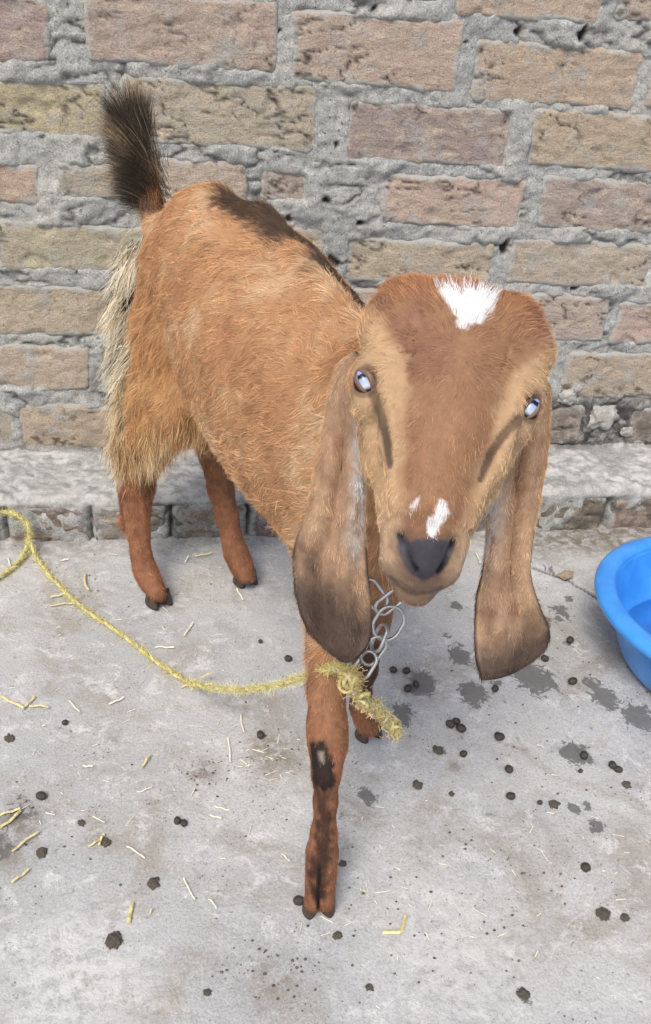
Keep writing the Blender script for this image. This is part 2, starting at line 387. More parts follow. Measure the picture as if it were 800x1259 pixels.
# cement between and smeared over the bricks
nx_, nz_ = 600, 290
mx = axis(-.32, .86, .0030, -.8, 1.4, 1.25); mz = axis(.05, .78, .0030, .03, 1.06, 1.25); mz = mz[mz < 1.03]
X, Z = np.meshgrid(mx, mz, indexing='ij'); P = np.stack([X, 0 * X, Z], -1).reshape(-1, 3)
PX = P[:, [0, 2, 1]]
edge_in = np.full(len(P), -.02)          # signed inside-brick distance
for (x0, x1, z0, z1, c) in rects:
    e = np.minimum(np.minimum(P[:, 0] - x0, x1 - P[:, 0]), np.minimum(P[:, 2] - z0, z1 - P[:, 2])); edge_in = np.maximum(edge_in, e)
h = .0025 + fbm(PX * 20, 3) * .0040 + fbm(PX * 80, 4) * .0052
h -= .0105 * ss(.001, .014, edge_in)                       # dips behind brick bodies
h += .0068 * ss(-.05, .22, fbm(PX * 10 + 4, 3)) * (1 - ss(.0, .020, edge_in))
ck = np.clip(1 - np.abs(fbm(PX * np.array([9, 22, 1]) + 11, 4)) * 14, 0, 1) * ss(-.05, .15, fbm(PX * 7 + 40, 2)) * (edge_in < .004)
h -= ck * .006
hole = ss(.44, .54, fbm(PX * np.array([34, 34, 1]) + 77, 2)) * (edge_in < .002); h -= hole * .010
# patch of cement covering brickwork right of the back of the goat
pc = at(400, 245, Y=0); h += .008 * np.exp(-(((P[:, 0] - pc[0]) / .055) ** 2 + ((P[:, 2] - pc[2]) / .05) ** 2))
low = 1 - ss(.07, .15, P[:, 2] - .03 * ss(.4, .6, P[:, 0])); h += low * .002
P[:, 1] = -h
mo = mesh_obj("mortar", P, grid_quads(len(mx), len(mz)), M_MORTAR, wall)
mo.matrix_parent_inverse = Matrix.Translation(-Vector(wall.location))
f_attr(mo.data, "crack", np.clip(ck * .6 + hole, 0, 1)); f_attr(mo.data, "lime", 0 * h)
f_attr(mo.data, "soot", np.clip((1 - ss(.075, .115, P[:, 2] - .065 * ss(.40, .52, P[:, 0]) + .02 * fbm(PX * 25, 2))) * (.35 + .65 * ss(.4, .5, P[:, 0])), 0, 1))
# back of the wall
V = [(-.8, .012, .0), (1.4, .012, .0), (1.4, .23, .0), (-.8, .23, .0), (-.8, .012, 1.03), (1.4, .012, 1.03), (1.4, .23, 1.03), (-.8, .23, 1.03)]
bk = mesh_obj("wall_core", V, [(0,3,2,1),(4,5,6,7),(0,1,5,4),(1,2,6,5),(2,3,7,6),(3,0,4,7)], M_MORTAR, wall, smooth=False)
bk.matrix_parent_inverse = Matrix.Translation(-Vector(wall.location))
# footing: front header bricks
jf = [-320, -215, -95, 6, 112, 210, 304, 395, 480, 568, 655, 746, 840, 930, 1020]
for k in range(len(jf) - 1):
    u0, u1 = jf[k] + 4, jf[k + 1] - 5; sid += 1
    x0, x1 = at(u0, 636, Y=LD)[0], at(u1, 636, Y=LD)[0]
    make_brick(x0, x1, -.012, .055 + random.uniform(-.003, .003), random.choice([(.27,.24,.21), (.30,.23,.185), (.18,.145,.12), (.22,.20,.175)]) , sid, y0=LD + .006, prot=.006, rough=1.7)
# footing cement: rolled profile (top slab -> rounded edge -> front -> ground)
prof = [(-.004, WT + .004)] + [(y, WT) for y in np.arange(-.008, LD + .014, -.0034)]
for a in np.linspace(0, 90, 8): prof.append((LD + .014 - .014 * math.sin(R(a)), WT - .014 + .014 * math.cos(R(a))))
for z in np.arange(WT - .018, -.012, -.0034): prof.append((LD, z))
prof = np.array(prof); fx = axis(-.32, .86, .0034, -.8, 1.4, 1.25)
X, K = np.meshgrid(fx, np.arange(len(prof)), indexing='ij')
P = np.stack([X, prof[K, 0], prof[K, 1]], -1).reshape(-1, 3); kk = K.ravel()
nrm = np.zeros_like(P); front = ss(len([1 for p_ in prof if p_[1] >= WT - .0001]) - 1, len(prof) - 16, kk)
nrm[:, 1] = -front; nrm[:, 2] = 1 - front
dz = fbm(P * 22, 3) * .006 + fbm(P * 75, 4) * .0045
joint = np.full(len(P), 9.)
for u in jf: joint = np.minimum(joint, np.abs(P[:, 0] - at(u, 636, Y=LD)[0] + .003 * fbm(P * 30, 2)))
cov = ss(-.25, .12, fbm(P * np.array([13, 13, 20]) + 8, 4)) # where cement still covers the front
isf = (front > .5)
dz = dz - isf * (.012 * (1 - cov) * ss(-.002, .008, WT - .012 - P[:, 2])) - isf * (1 - ss(.001, .006, joint)) * .009 * (P[:, 2] < .058)
P += nrm * dz[:, None]
P[:, 0] += .0
fo = mesh_obj("footing_cement", P, grid_quads(len(fx), len(prof))[:, ::-1], M_MORTAR, wall)
fo.matrix_parent_inverse = Matrix.Translation(-Vector(wall.location))
f_attr(fo.data, "lime", (1 - front) * .95 * ss(-.35, .05, fbm(P * 12, 3)) + front * .4 * ss(-.1, .3, fbm(P * 16 + 5, 3)))
f_attr(fo.data, "crack", isf * (1 - ss(.001, .0045, joint)) * (P[:, 2] < .058) * .9)
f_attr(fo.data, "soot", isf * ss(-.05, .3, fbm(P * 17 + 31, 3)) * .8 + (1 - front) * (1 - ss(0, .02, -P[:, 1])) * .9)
# ================================================================== GOAT
def nrmz(v): v = np.asarray(v, float); return v / np.linalg.norm(v)
# --- grid, finer round the head
def stretch_axis(lo, hi, flo, fhi, fs, cs):
    a = [flo]
    while a[-1] < fhi: a.append(a[-1] + fs)
    s = fs
    while a[-1] < hi: s = min(cs, s * 1.12); a.append(a[-1] + s)
    s = fs
    while a[0] > lo: s = min(cs, s * 1.12); a.insert(0, a[0] - s)
    return np.array(a)
GX = stretch_axis(-.12, .27, .078, .205, .0015, .0040)
GY = stretch_axis(-.97, -.17, -.945, -.80, .0015, .0040)
GZ = stretch_axis(-.012, .60, .395, .575, .0015, .0040)
D = np.full((len(GX), len(GY), len(GZ)), 1.0, np.float32)
def sl(A, lo, hi): return slice(max(0, np.searchsorted(A, lo) - 1), min(len(A), np.searchsorted(A, hi) + 1))
def smin(a, b, k):
    h = np.clip(.5 + .5 * (b - a) / k, 0, 1); return b + (a - b) * h - k * h * (1 - h)
def apply(fn, lo, hi, k, cut=False):
    lo, hi = np.asarray(lo) - k - .006, np.asarray(hi) + k + .006
    s = (sl(GX, lo[0], hi[0]), sl(GY, lo[1], hi[1]), sl(GZ, lo[2], hi[2]))
    P = np.stack(np.meshgrid(GX[s[0]], GY[s[1]], GZ[s[2]], indexing='ij'), -1)
    d = fn(P).astype(np.float32)
    D[s] = -smin(-D[s], d, k) if cut else smin(D[s], d, k)
def cap(a, b, ra, rb, k=.012, sc=None, cut=False):
    """round cone, optionally flattened: sc = (axis, factor) shrinks it along that axis"""
    a, b = np.asarray(a, float), np.asarray(b, float)
    if sc is not None:
        ax, fc = nrmz(sc[0]), sc[1]; Mx = np.eye(3) + (1 / fc - 1) * np.outer(ax, ax)
    else: Mx, fc = np.eye(3), 1
    A, B = Mx @ a, Mx @ b; BA = B - A; L = max(BA @ BA, 1e-12)
    def fn(P):
        Q = P @ Mx.T - A; t = np.clip(Q @ BA / L, 0, 1)
        return (np.linalg.norm(Q - t[..., None] * BA, axis=-1) - (ra + (rb - ra) * t)) * (fc if fc < 1 else 1)
    r = max(ra, rb) * max(1, fc)
    apply(fn, np.minimum(a, b) - r, np.maximum(a, b) + r, k, cut)
def chain_(pts, k=.012, sc=None):
    for (a, ra), (b, rb) in zip(pts[:-1], pts[1:]): cap(a, b, ra, rb, k, sc)
FW = nrmz([.34, -.94, 0]); LT = nrmz([.94, .34, 0]); UP = np.array([0, 0, 1.])   # goat's forward / its left / up
def below(u, v, Y, r): return at(u, v, Y=Y) - UP * r

# --- trunk
tor = [(below(236, 264, -.268, .062), .052), (below(266, 243, -.32, .083), .076), (below(318, 262, -.40, .116), .102), (below(368, 312, -.49, .122), .100), (below(418, 378, -.575, .112), .088), (below(448, 430, -.635, .096), .074)]
chain_(tor, .03, (LT, .80))
cap(below(345, 300, -.43, .14), below(400, 380, -.54, .13), .088, .078, .03, (LT, .86))     # belly
# pelvis bumps, spine ridge, withers
chain_([(below(212, 268, -.250, .014), .012), (below(255, 241, -.31, .012), .011), (below(320, 254, -.40, .014), .010), (below(376, 310, -.49, .016), .010), (below(436, 384, -.595, .018), .014)], .022)
cap(at(204, 296, Y=-.262), at(232, 262, Y=-.30), .017, .019, .02)
cap(at(250, 246, Y=-.325), at(268, 244, Y=-.33), .012, .012, .014)
cap(at(262, 300, Y=-.40), at(250, 330, Y=-.385), .016, .012, .03)
# --- neck and chest
NK = at(556, 455, D=.545)
NB = at(452, 560, D=.675)
cap(NK, NB, .036, .052, .03)
cap(at(452, 480, D=.68), at(545, 430, D=.555), .040, .034, .03)
cap(at(415, 560, D=.73), at(437, 655, D=.715), .058, .038, .03)
cap(at(437, 600, D=.68), at(452, 690, D=.68), .040, .026, .03)
# --- shoulders
cap(at(392, 470, D=.72), at(398, 640, D=.715), .040, .036, .03, (LT, .7))
# --- front leg that stands forward (image left)
def leg(pts, k=.012, sc=None): chain_([(at(*p[:2], **p[2]), px(p[3], at(*p[:2], **p[2]))) for p in pts], k, sc)
leg([(396, 640, dict(Y=-.650), 44), (404, 735, dict(Y=-.675), 33), (402, 800, dict(Y=-.700), 24.5), (401, 850, dict(Y=-.722), 21.5), (402, 890, dict(Y=-.738), 23.5), (403, 915, dict(Y=-.748), 23), (401, 950, dict(Y=-.760), 17), (400, 985, dict(Y=-.768), 13.5), (398, 1025, dict(Y=-.778), 15), (396, 1048, dict(Y=-.781), 18.5), (394, 1074, dict(Y=-.789), 17)], .008)
for sx in (-1, 1):
    cap(at(395 + sx * 7.5, 1065, Y=-.786), at(392.5 + sx * 8.5, 1113, Y=-.792), .0088, .0072, .0025)
for q in range(4): cap(at(392, 1062 + q * 15, Y=-.803), at(392, 1077 + q * 15, Y=-.803), .0010, .0012, .002, cut=True)

# --- front leg that stands back (image right)
leg([(470, 640, dict(Y=-.600), 40), (466, 720, dict(Y=-.602), 27), (458, 765, dict(Y=-.606), 20), (451, 800, dict(Y=-.606), 16), (447, 822, dict(Y=-.604), 16.5), (443, 850, dict(Y=-.594), 12), (444, 868, dict(Y=-.592), 13.5), (450, 884, dict(Y=-.600), 14), (453, 894, dict(Y=-.604), 13)], .008)
# --- hind leg, image left
leg([(218, 325, dict(Y=-.285), 41), (212, 420, dict(Y=-.315), 40), (216, 500, dict(Y=-.345), 31), (214, 528, dict(Y=-.345), 24)], .02)
leg([(204, 380, dict(Y=-.28), 32), (192, 480, dict(Y=-.285), 27), (173, 560, dict(Y=-.275), 20)], .02)
leg([(206, 520, dict(Y=-.33), 25), (172, 568, dict(Y=-.268), 21), (167, 598, dict(Y=-.262), 21), (167, 625, dict(Y=-.272), 17.5), (170, 655, dict(Y=-.285), 13.5), (173, 680, dict(Y=-.296), 12.3), (178, 700, dict(Y=-.305), 14), (185, 715, dict(Y=-.317), 13.5), (194, 730, dict(Y=-.334), 11)], .007)
cap(at(157, 585, Y=-.256), at(160, 630, Y=-.264), .010, .006, .012)
# --- hind leg, image right
leg([(250, 430, dict(Y=-.30), 50), (258, 510, dict(Y=-.30), 30), (264, 560, dict(Y=-.255), 17.5), (271, 600, dict(Y=-.252), 15.5), (279, 635, dict(Y=-.260), 13.5), (285, 662, dict(Y=-.270), 12.5), (290, 680, dict(Y=-.278), 14), (297, 696, dict(Y=-.288), 13.5), (303, 708, dict(Y=-.299), 11)], .008)
# --- tail core
tail = [at(190, 275, Y=-.250), at(185, 245, Y=-.236), at(176, 205, Y=-.222), at(165, 170, Y=-.212), at(161, 140, Y=-.208)]
chain_([(tail[0], .014), (tail[1], .011), (tail[2], .009), (tail[3], .007), (tail[4], .004)], .012)

# --- head, in its own frame (mm): x across, a down the face, n out of the face
tau = R(9)
HX = nrmz(.985 * CR + .174 * CD); _a = nrmz(-.174 * CR + .985 * CD)
HA = nrmz(math.cos(tau) * _a - math.sin(tau) * CF); HN = nrmz(np.cross(HA, HX)); 
if HN @ CF > 0: HN = -HN
HO = at(549, 485, D=.462)
HM = np.stack([HX, HA, HN])
def toh(P): return (P - HO) @ HM.T * 1000.
def frh(x, a, n): return HO + (np.array([x, a, n], float) / 1000.) @ HM
def ipol(x, tab): tab = np.array(tab, float); return [np.interp(x, tab[:, 0], tab[:, i]) for i in range(1, tab.shape[1])]
#            a     w     nf    nb   exponent
HT = [(-60, 26,  8, -18, 2.6), (-57, 34, 14, -26, 2.8), (-53, 40, 19, -32, 2.8), (-47, 43, 24, -38, 2.8), (-38, 43.5, 28.5, -44, 2.8), (-22, 44, 31, -50, 2.7), (-8, 42.5, 32, -54, 2.6), (8, 39, 32, -56, 2.5), (22, 36, 31.5, -54, 2.4),
      (38, 32, 29.5, -47, 2.2), (54, 26.0, 27, -40, 2.15), (70, 22.0, 23.5, -33, 2.1), (84, 20.5, 19.5, -28, 2.2), (94, 19.0, 15.5, -25, 2.3), (102, 15.5, 11, -22, 2.3), (108, 11, 5, -18, 2.2), (113, 7, -3, -13, 2.1)]
def head_fn(P):
    h = toh(P); x, a, n = h[..., 0], h[..., 1], h[..., 2]
    a2 = np.clip(a, -60, 113); w, nf, nb, e = ipol(a2, HT)
    mid = (nf + nb) / 2; hn = (nf - nb) / 2
    f = (np.abs(x / w) ** e + np.abs((n - mid) / hn) ** e) ** (1 / e)
    d = (f - 1) * np.minimum(w, hn) * .85
    over = np.maximum(0, np.maximum(-60 - a, a - 113)); return np.maximum(d, over * 1.0 + d * .3 * (over > 0)) / 1000.
corners = np.array([frh(x, a, n) for x in (-46, 46) for a in (-68, 115) for n in (-60, 36)])
apply(head_fn, corners.min(0), corners.max(0), .014)
def hc(p, q, rp, rq, k, cut=False, sc=None): cap(frh(*p), frh(*q), rp / 1000, rq / 1000, k / 1000, sc, cut)
for sx in (-1, 1):
    hc((sx*31, -44, 3), (sx*35, -36, 4), 12.5, 12, 9)            # horn-bud corners of the poll
    hc((sx*40, -26, 6), (sx*38.5, -9, 13), 12.5, 9.0, 11)         # brow
    hc((sx*35, -2, 19), (sx*27.5, 38, 21), 6.3, 5.4, 5)          # ridge from brow down beside the nose
    hc((sx*26.5, 38, 20), (sx*18.5, 68, 15), 4.5, 4, 6)
    hc((sx*39, 14, -2), (sx*29.5, 44, 0), 7.0, 5.6, 6)          # cheek bone under the eye
    hc((sx*29, 44, -3), (sx*19.5, 74, -2), 5.0, 4.5, 8)
    hc((sx*13.8, 80, 5), (sx*13, 94, 1), 9.0, 8.4, 5)          # upper lip lobes
    hc((sx*36, 4, -26), (sx*28, 40, -24), 12, 10, 12)          # jaw
hc((-22, -42, 11), (22, -42, 11), 12.5, 12.5, 12); hc((0, -44, 13), (0, -20, 22), 11, 10, 14)
hc((0, 5, 21), (0, 62, 18), 11, 9, 16)                        # Roman nose
hc((0, 84, 12), (0, 97, 6), 9, 7, 6)                           # nose pad
hc((0, 98, -7), (0, 105, -9), 10.5, 8.5, 5, sc=(HN, .8))       # chin / lower lip
# first surface, used to find where photographed features lie on the animal
def hit(u, v, d0=.34, d1=1.25):
    ks = np.arange(d0, d1, .0008); Q_ = np.stack([at(u, v, D=k) for k in (d0, d1)]); L_ = Q_[0] + (Q_[1] - Q_[0]) * ((ks - d0) / (d1 - d0))[:, None]
    ii = [np.clip(np.searchsorted(G_, L_[:, j]), 0, len(G_) - 1) for j, G_ in enumerate((GX, GY, GZ))]
    ok = (L_[:, 0] > GX[0]) & (L_[:, 0] < GX[-1]) & (L_[:, 1] > GY[0]) & (L_[:, 1] < GY[-1]) & (L_[:, 2] > GZ[0]) & (L_[:, 2] < GZ[-1])
    m_ = (D[ii[0], ii[1], ii[2]] < 0) & ok
    return L_[np.argmax(m_)] if m_.any() else None
def hh(u, v):
    q = hit(u, v, .36, .60)
    while q is None: u += (550 - u) * .02; v += (560 - v) * .004; q = hit(u, v, .36, .60)
    return q
def cutline(pts, radii, k=.0025, sink=0.):
    W_ = [hh(*p) + CF * sink for p in pts]
    for (a, ra), (b, rb) in zip(zip(W_[:-1], radii[:-1]), zip(W_[1:], radii[1:])): cap(a, b, ra / 1000, rb / 1000, k, cut=True)
    return W_
EYES = [(448.5, 469), (652, 501)]
def on_plane(u, v, n_):
    ks = np.linspace(.40, .52, 600); P_ = np.stack([at(u, v, D=k) for k in ks]); return P_[np.argmin(np.abs(toh(P_)[:, 2] - n_))]
eyeP = [on_plane(*e, 16.) for e in EYES]
for e, sx in zip(eyeP, (-1, 1)):
    cap(e + CF * .010 - HX * sx * .002 - HA * .004, e + CF * .009 - HX * sx * .004 + HA * .010, .0110, .0085, .007)
furL = [(459, 484), (465, 500), (471, 517), (475, 538), (478, 558), (480, 572)]
furR = [(638, 515), (627, 526), (614, 541), (603, 558), (596, 576), (591, 590)]
FUR = []
for f_ in (furL, furR): FUR.append([toh(q) for q in cutline(f_, [2.2, 2.2, 2.4, 2.6, 2.2, .8], .003, -.0006)])
0 and print('FUR', [np.round(q,1).tolist() for f in FUR for q in f], [np.round(toh(e),1).tolist() for e in eyeP])
for e in eyeP:
    cap(e - CF * .004, e + CF * .006, .0050, .0058, .002, cut=True)
NOS_H = []
nosL = [(491.5, 657), (494, 672), (503, 689), (511, 700)]; nosR = [(557, 666), (555, 680), (548, 692), (539, 702)]
for f_ in (nosL, nosR): NOS_H.append([toh(q) for q in cutline(f_, [1.5, 2.3, 1.7, .7], .002)])
cutline([(518, 704), (517, 712), (517, 722)], [.7, .9, .6], .0015)
MOUTH = [(475, 702), (479, 708.5), (491, 720), (502, 727.5), (514, 730), (530, 728.5), (544, 722), (553, 712)]
MOUTH_H = [toh(q) for q in cutline(MOUTH, [.5, 1.0, 1.3, 1.4, 1.4, 1.3, 1.0, .4], .0014)]
NECK_PTS = [hit(u, v, .5, 1.0) for u, v in ((466, 700), (470, 725))]
KNEE = [hit(u, v, .5, 1.0) for u, v in ((390, 928), (394, 945), (396, 962))]
SHIN = [hit(u, v, .5, 1.0) for u, v in ((395, 975), (398, 1010), (398, 1040), (392, 1070), (391, 1100))]
SPLIT = [hit(u, v, .5, 1.0) for u, v in ((392, 1064), (392, 1082), (391, 1100), (391, 1116))]
KWHITE = hit(396, 931, .5, 1.0)
def pix_poly(pts): return [tuple(toh(hh(*p))[:2]) for p in pts]
PADP = pix_poly([(487,655),(497,657),(505,664),(520,661),(535,663),(548,664),(559,663),(557,680),(549,695),(536,708),(520,716),(505,706),(494,691),(488,674)])
NWHITE = pix_poly([(540.5,614),(546,616),(551,624.5),(556,631.5),(551,635),(546,638.5),(542,647),(535,656),(532,661),(525.6,656),(524,647),(525.6,635),(533.5,631.5),(537,623)])
NSMALL = pix_poly([(503,624),(510,615),(515,611),(513,618),(507,625)])
FWHITE = pix_poly([(541,354),(552,353),(565,360),(574,356),(592,357),(613,365),(606,379),(597,388),(593,403),(582,397),(574,405),(563,401),(558,384),(548,373)])

# --- surface nets
def surface_nets(D, GX, GY, GZ):
    ins = D < 0
    nx, ny, nz = D.shape
    c = np.zeros((nx - 1, ny - 1, nz - 1), np.int8)
    for dx in (0, 1):
        for dy in (0, 1):
            for dz in (0, 1): c += ins[dx:nx - 1 + dx, dy:ny - 1 + dy, dz:nz - 1 + dz]
    act = (c > 0) & (c < 8); I = np.argwhere(act); idx = np.full(c.shape, -1, np.int64); idx[act] = np.arange(len(I))
    acc = np.zeros((len(I), 3)); cnt = np.zeros(len(I))
    G = [GX, GY, GZ]
    for ax in range(3):
        o1, o2 = [i for i in range(3) if i != ax]
        for p in (0, 1):
            for q in (0, 1):
                A = I.copy(); A[:, o1] += p; A[:, o2] += q; B = A.copy(); B[:, ax] += 1
                da, db = D[tuple(A.T)], D[tuple(B.T)]; mk = (da < 0) != (db < 0)
                t = np.where(mk, da / np.where(mk, da - db, 1), 0)
                Q = np.stack([G[i][A[:, i]] for i in range(3)], 1); Q[:, ax] += t * (G[ax][B[:, ax]] - G[ax][A[:, ax]])
                acc += Q * mk[:, None]; cnt += mk
    V = acc / cnt[:, None]; quads = []
    for ax in range(3):
        o1, o2 = (ax + 1) % 3, (ax + 2) % 3
        s0 = [slice(None)] * 3; s1 = [slice(None)] * 3; s0[ax] = slice(0, -1); s1[ax] = slice(1, None)
        E = np.argwhere(ins[tuple(s0)] != ins[tuple(s1)])
        E = E[(E[:, o1] > 0) & (E[:, o2] > 0) & (E[:, o1] < D.shape[o1] - 1) & (E[:, o2] < D.shape[o2] - 1)]
        ia = ins[tuple(E.T)]
        def cell(p, q):
            C = E.copy(); C[:, o1] -= p; C[:, o2] -= q; return idx[tuple(C.T)]
        q4 = np.stack([cell(1, 1), cell(0, 1), cell(0, 0), cell(1, 0)], 1)
        q4[~ia] = q4[~ia][:, ::-1]; quads.append(q4)
    Q = np.vstack(quads); return V, Q[(Q >= 0).all(1)]
BV, BQ = surface_nets(D, GX, GY, GZ)
def smooth_mesh(V, Q, it=3, lam=.5):
    e = np.vstack([Q[:, [0, 1]], Q[:, [1, 2]], Q[:, [2, 3]], Q[:, [3, 0]]])
    for _ in range(it):
        a = np.zeros_like(V); n = np.zeros(len(V))
        for i in range(3): a[:, i] = np.bincount(e[:, 0], V[e[:, 1], i], len(V)) + np.bincount(e[:, 1], V[e[:, 0], i], len(V))
        n = np.bincount(e[:, 0], minlength=len(V)) + np.bincount(e[:, 1], minlength=len(V))
        V = V + lam * (a / np.maximum(n, 1)[:, None] - V)
    return V
BV = smooth_mesh(BV, BQ, 2)
n_body = len(BV)

# --- ears (joined to the same skin)
earL = dict(out=[(436,432),(418,445),(405,475),(398,512),(390,555),(381,605),(373,640),(363,668),(361,702),(367,747),(380,776),(396,794),(412,808)],
            inn=[(452,444),(449,475),(449,515),(451,555),(451,600),(450,640),(450,668),(452,700),(456,735),(457,765),(455,785),(448,800),(436,811)], D0=.485, D1=.552)
earR = dict(out=[(655,452),(676,474),(677,505),(675,536),(671,570),(666,602),(659,640),(653,680),(653,712),(664,747),(675,774),(671,797),(646,819)],
            inn=[(636,470),(630,505),(620,545),(606,580),(600,612),(599,640),(597,668),(592,705),(585,734),(583,765),(583,795),(585,815),(592,836)], D0=.488, D1=.548)
def make_ear(e, sx, off):
    nr, nc = 74, 22
    O, N = spline(e['out'], nr), spline(e['inn'], nr)
    t = np.linspace(0, 1, nr)[:, None]; c = np.linspace(0, 1, nc)[None, :]
    W = N - O
    U = O[:, None, :] + W[:, None, :] * c[..., None]
    # tongue-shaped tip
    tipw = np.clip((t - .93) / .07, 0, 1)
    bow = (1 - (2 * c - 1) ** 2)
    Dp = e['D0'] + (e['D1'] - e['D0']) * (t ** .9) + 0 * c
    prof_ = (-.0085 * bow * (1 - .55 * t) + .0022 * np.exp(-((c - .5 - .12 * np.sin(t * 5)) / .16) ** 2) * ss(.15, .4, t) * (1 - ss(.8, 1, t)))
    prof_ = prof_ + .0060 * np.sin(t * 9 + c * 2.2) * (t - .2) * .7 + .0030 * np.sin(c * 13 + t * 4) * ss(.1, .4, t) * ss(1.0, .8, t) - .0050 * np.exp(-((c - .04) / .09) ** 2) * ss(.1, .3, t) + fbm(np.stack([t * 3 + 0 * c, c * 3 + 0 * t, 0 * t * c + sx], -1), 3) * .004 + .006 * (2 * np.abs(c - .5)) ** 3 * ss(.5, .9, t) * np.sin(t * 14 + c * 3)
    tw = sx * .010 * (c - .5) * (1 - t)
    Df = Dp + prof_ + tw
    Pc = np.zeros((nr, nc, 3))
    for i in range(nr):
        for j in range(nc):
            # perspective position then real thickness along the view-facing normal
            Pc[i, j] = at(U[i, j, 0], U[i, j, 1] + (5 * bow[0, j] if i == nr - 1 else 0), D=Df[i, j])
    Pc += (fbm(Pc * 70, 3) * .0009)[..., None] * -CF
    du = np.gradient(Pc, axis=0); dv = np.gradient(Pc, axis=1); n = np.cross(du, dv); n /= np.linalg.norm(n, axis=-1)[..., None] + 1e-12
    if (n[nr // 2, nc // 2] @ CF) > 0: n = -n
    th = .0022 * (np.clip(1 - (2 * np.abs(c - .5)) ** 4, .12, 1) * np.clip((1 - t) * 14, .15, 1))
    Fr = Pc + n * th[..., None]; Bk = Pc - n * th[..., None]
    V = np.vstack([Fr.reshape(-1, 3), Bk.reshape(-1, 3)]); q = grid_quads(nr, nc); k = nr * nc
    flip = np.cross(du, dv)[nr // 2, nc // 2] @ CF < 0
    qf = q if flip else q[:, ::-1]; Q = [qf, (qf[:, ::-1] + k)]
    ring = [j for j in range(nc)] + [i * nc + nc - 1 for i in range(1, nr)] + [(nr - 1) * nc + j for j in range(nc - 2, -1, -1)] + [i * nc for i in range(nr - 2, 0, -1)]
    a = np.array(ring); b = np.roll(a, -1); s_ = np.stack([a, b, b + k, a + k], 1); Q.append(s_[:, ::-1] if flip else s_)
    T = np.broadcast_to(t, (nr, nc)).ravel(); C = np.broadcast_to(c, (nr, nc)).ravel()
    return V, np.vstack(Q) + off, np.concatenate([T, T]), np.concatenate([C, C])
eV1, eQ1, eT1, eC1 = make_ear(earL, -1, n_body)
eV2, eQ2, eT2, eC2 = make_ear(earR, 1, n_body + len(eV1))
V = np.vstack([BV, eV1, eV2]); Q = np.vstack([BQ, eQ1, eQ2])
earT = np.concatenate([np.full(n_body, -1.), eT1, eT2]); earC = np.concatenate([np.zeros(n_body), eC1, eC2])
side = np.concatenate([np.zeros(n_body), np.full(len(eV1), -1.), np.full(len(eV2), 1.)])

# --- coat colours: patches of the coat, defined on the animal
FL_ = np.array([1, 1, .25])
def pline(P, pts):
    """distance to 3-D polyline"""
    d = np.full(len(P), 9.)
    for a, b in zip(pts[:-1], pts[1:]):
        ab = b - a; t = np.clip((P - a) @ ab / (ab @ ab), 0, 1); d = np.minimum(d, np.linalg.norm(P - a - t[:, None] * ab, axis=1))
    return d
EH = [toh(q) for q in eyeP]
spine = [at(212, 252, Y=-.262), at(255, 238, Y=-.31), at(320, 250, Y=-.40), at(378, 300, Y=-.49), at(440, 378, Y=-.595), at(470, 400, Y=-.63)]
def rim_pt(u, v):
    q = []
    for k_ in range(80):
        p = hit(u + k_ * 1.0, v - k_ * .9, .5, 1.1)
        if p is None: break
        q.append(p)
    return q[-min(len(q), 4)] if q else None
stripe = [q for q in (rim_pt(u, v) for u, v in [(262,262),(285,268),(310,285),(335,305),(360,330),(385,355),(405,380),(420,400)]) if q is not None]
fringe = [at(150, 320, Y=-.25), at(150, 400, Y=-.255), at(150, 480, Y=-.255), at(152, 580, Y=-.25)]
GOLD, PALE, REDB, DARK, CREAM = L3(188,144,104), L3(216,188,152), L3(150,102,74), L3(54,44,38), L3(222,210,184)
FACE, FTAN, EARB, EARD, NOSE, WHITE = L3(158,120,90), L3(196,164,128), L3(178,146,120), L3(80,68,61), L3(70,68,77), L3(240,240,242)
def lerp(a, b, t): return a + (b - a) * np.asarray(t)[..., None]
def poly_d(h, pts):
    """signed distance (mm, + inside) to polygon in the face plane"""
    P2 = h[:, :2]; p = np.array(pts, float); ins = np.zeros(len(P2), bool); d = np.full(len(P2), 99.)
    for a, b in zip(p, np.roll(p, -1, 0)):
        c = ((a[1] > P2[:, 1]) != (b[1] > P2[:, 1])) & (P2[:, 0] < (b[0] - a[0]) * (P2[:, 1] - a[1]) / (b[1] - a[1] + 1e-12) + a[0]); ins ^= c
        ab = b - a; t = np.clip((P2 - a) @ ab / (ab @ ab), 0, 1); d = np.minimum(d, np.hypot(*(P2 - a - t[:, None] * ab).T))
    return np.where(ins, d, -d)
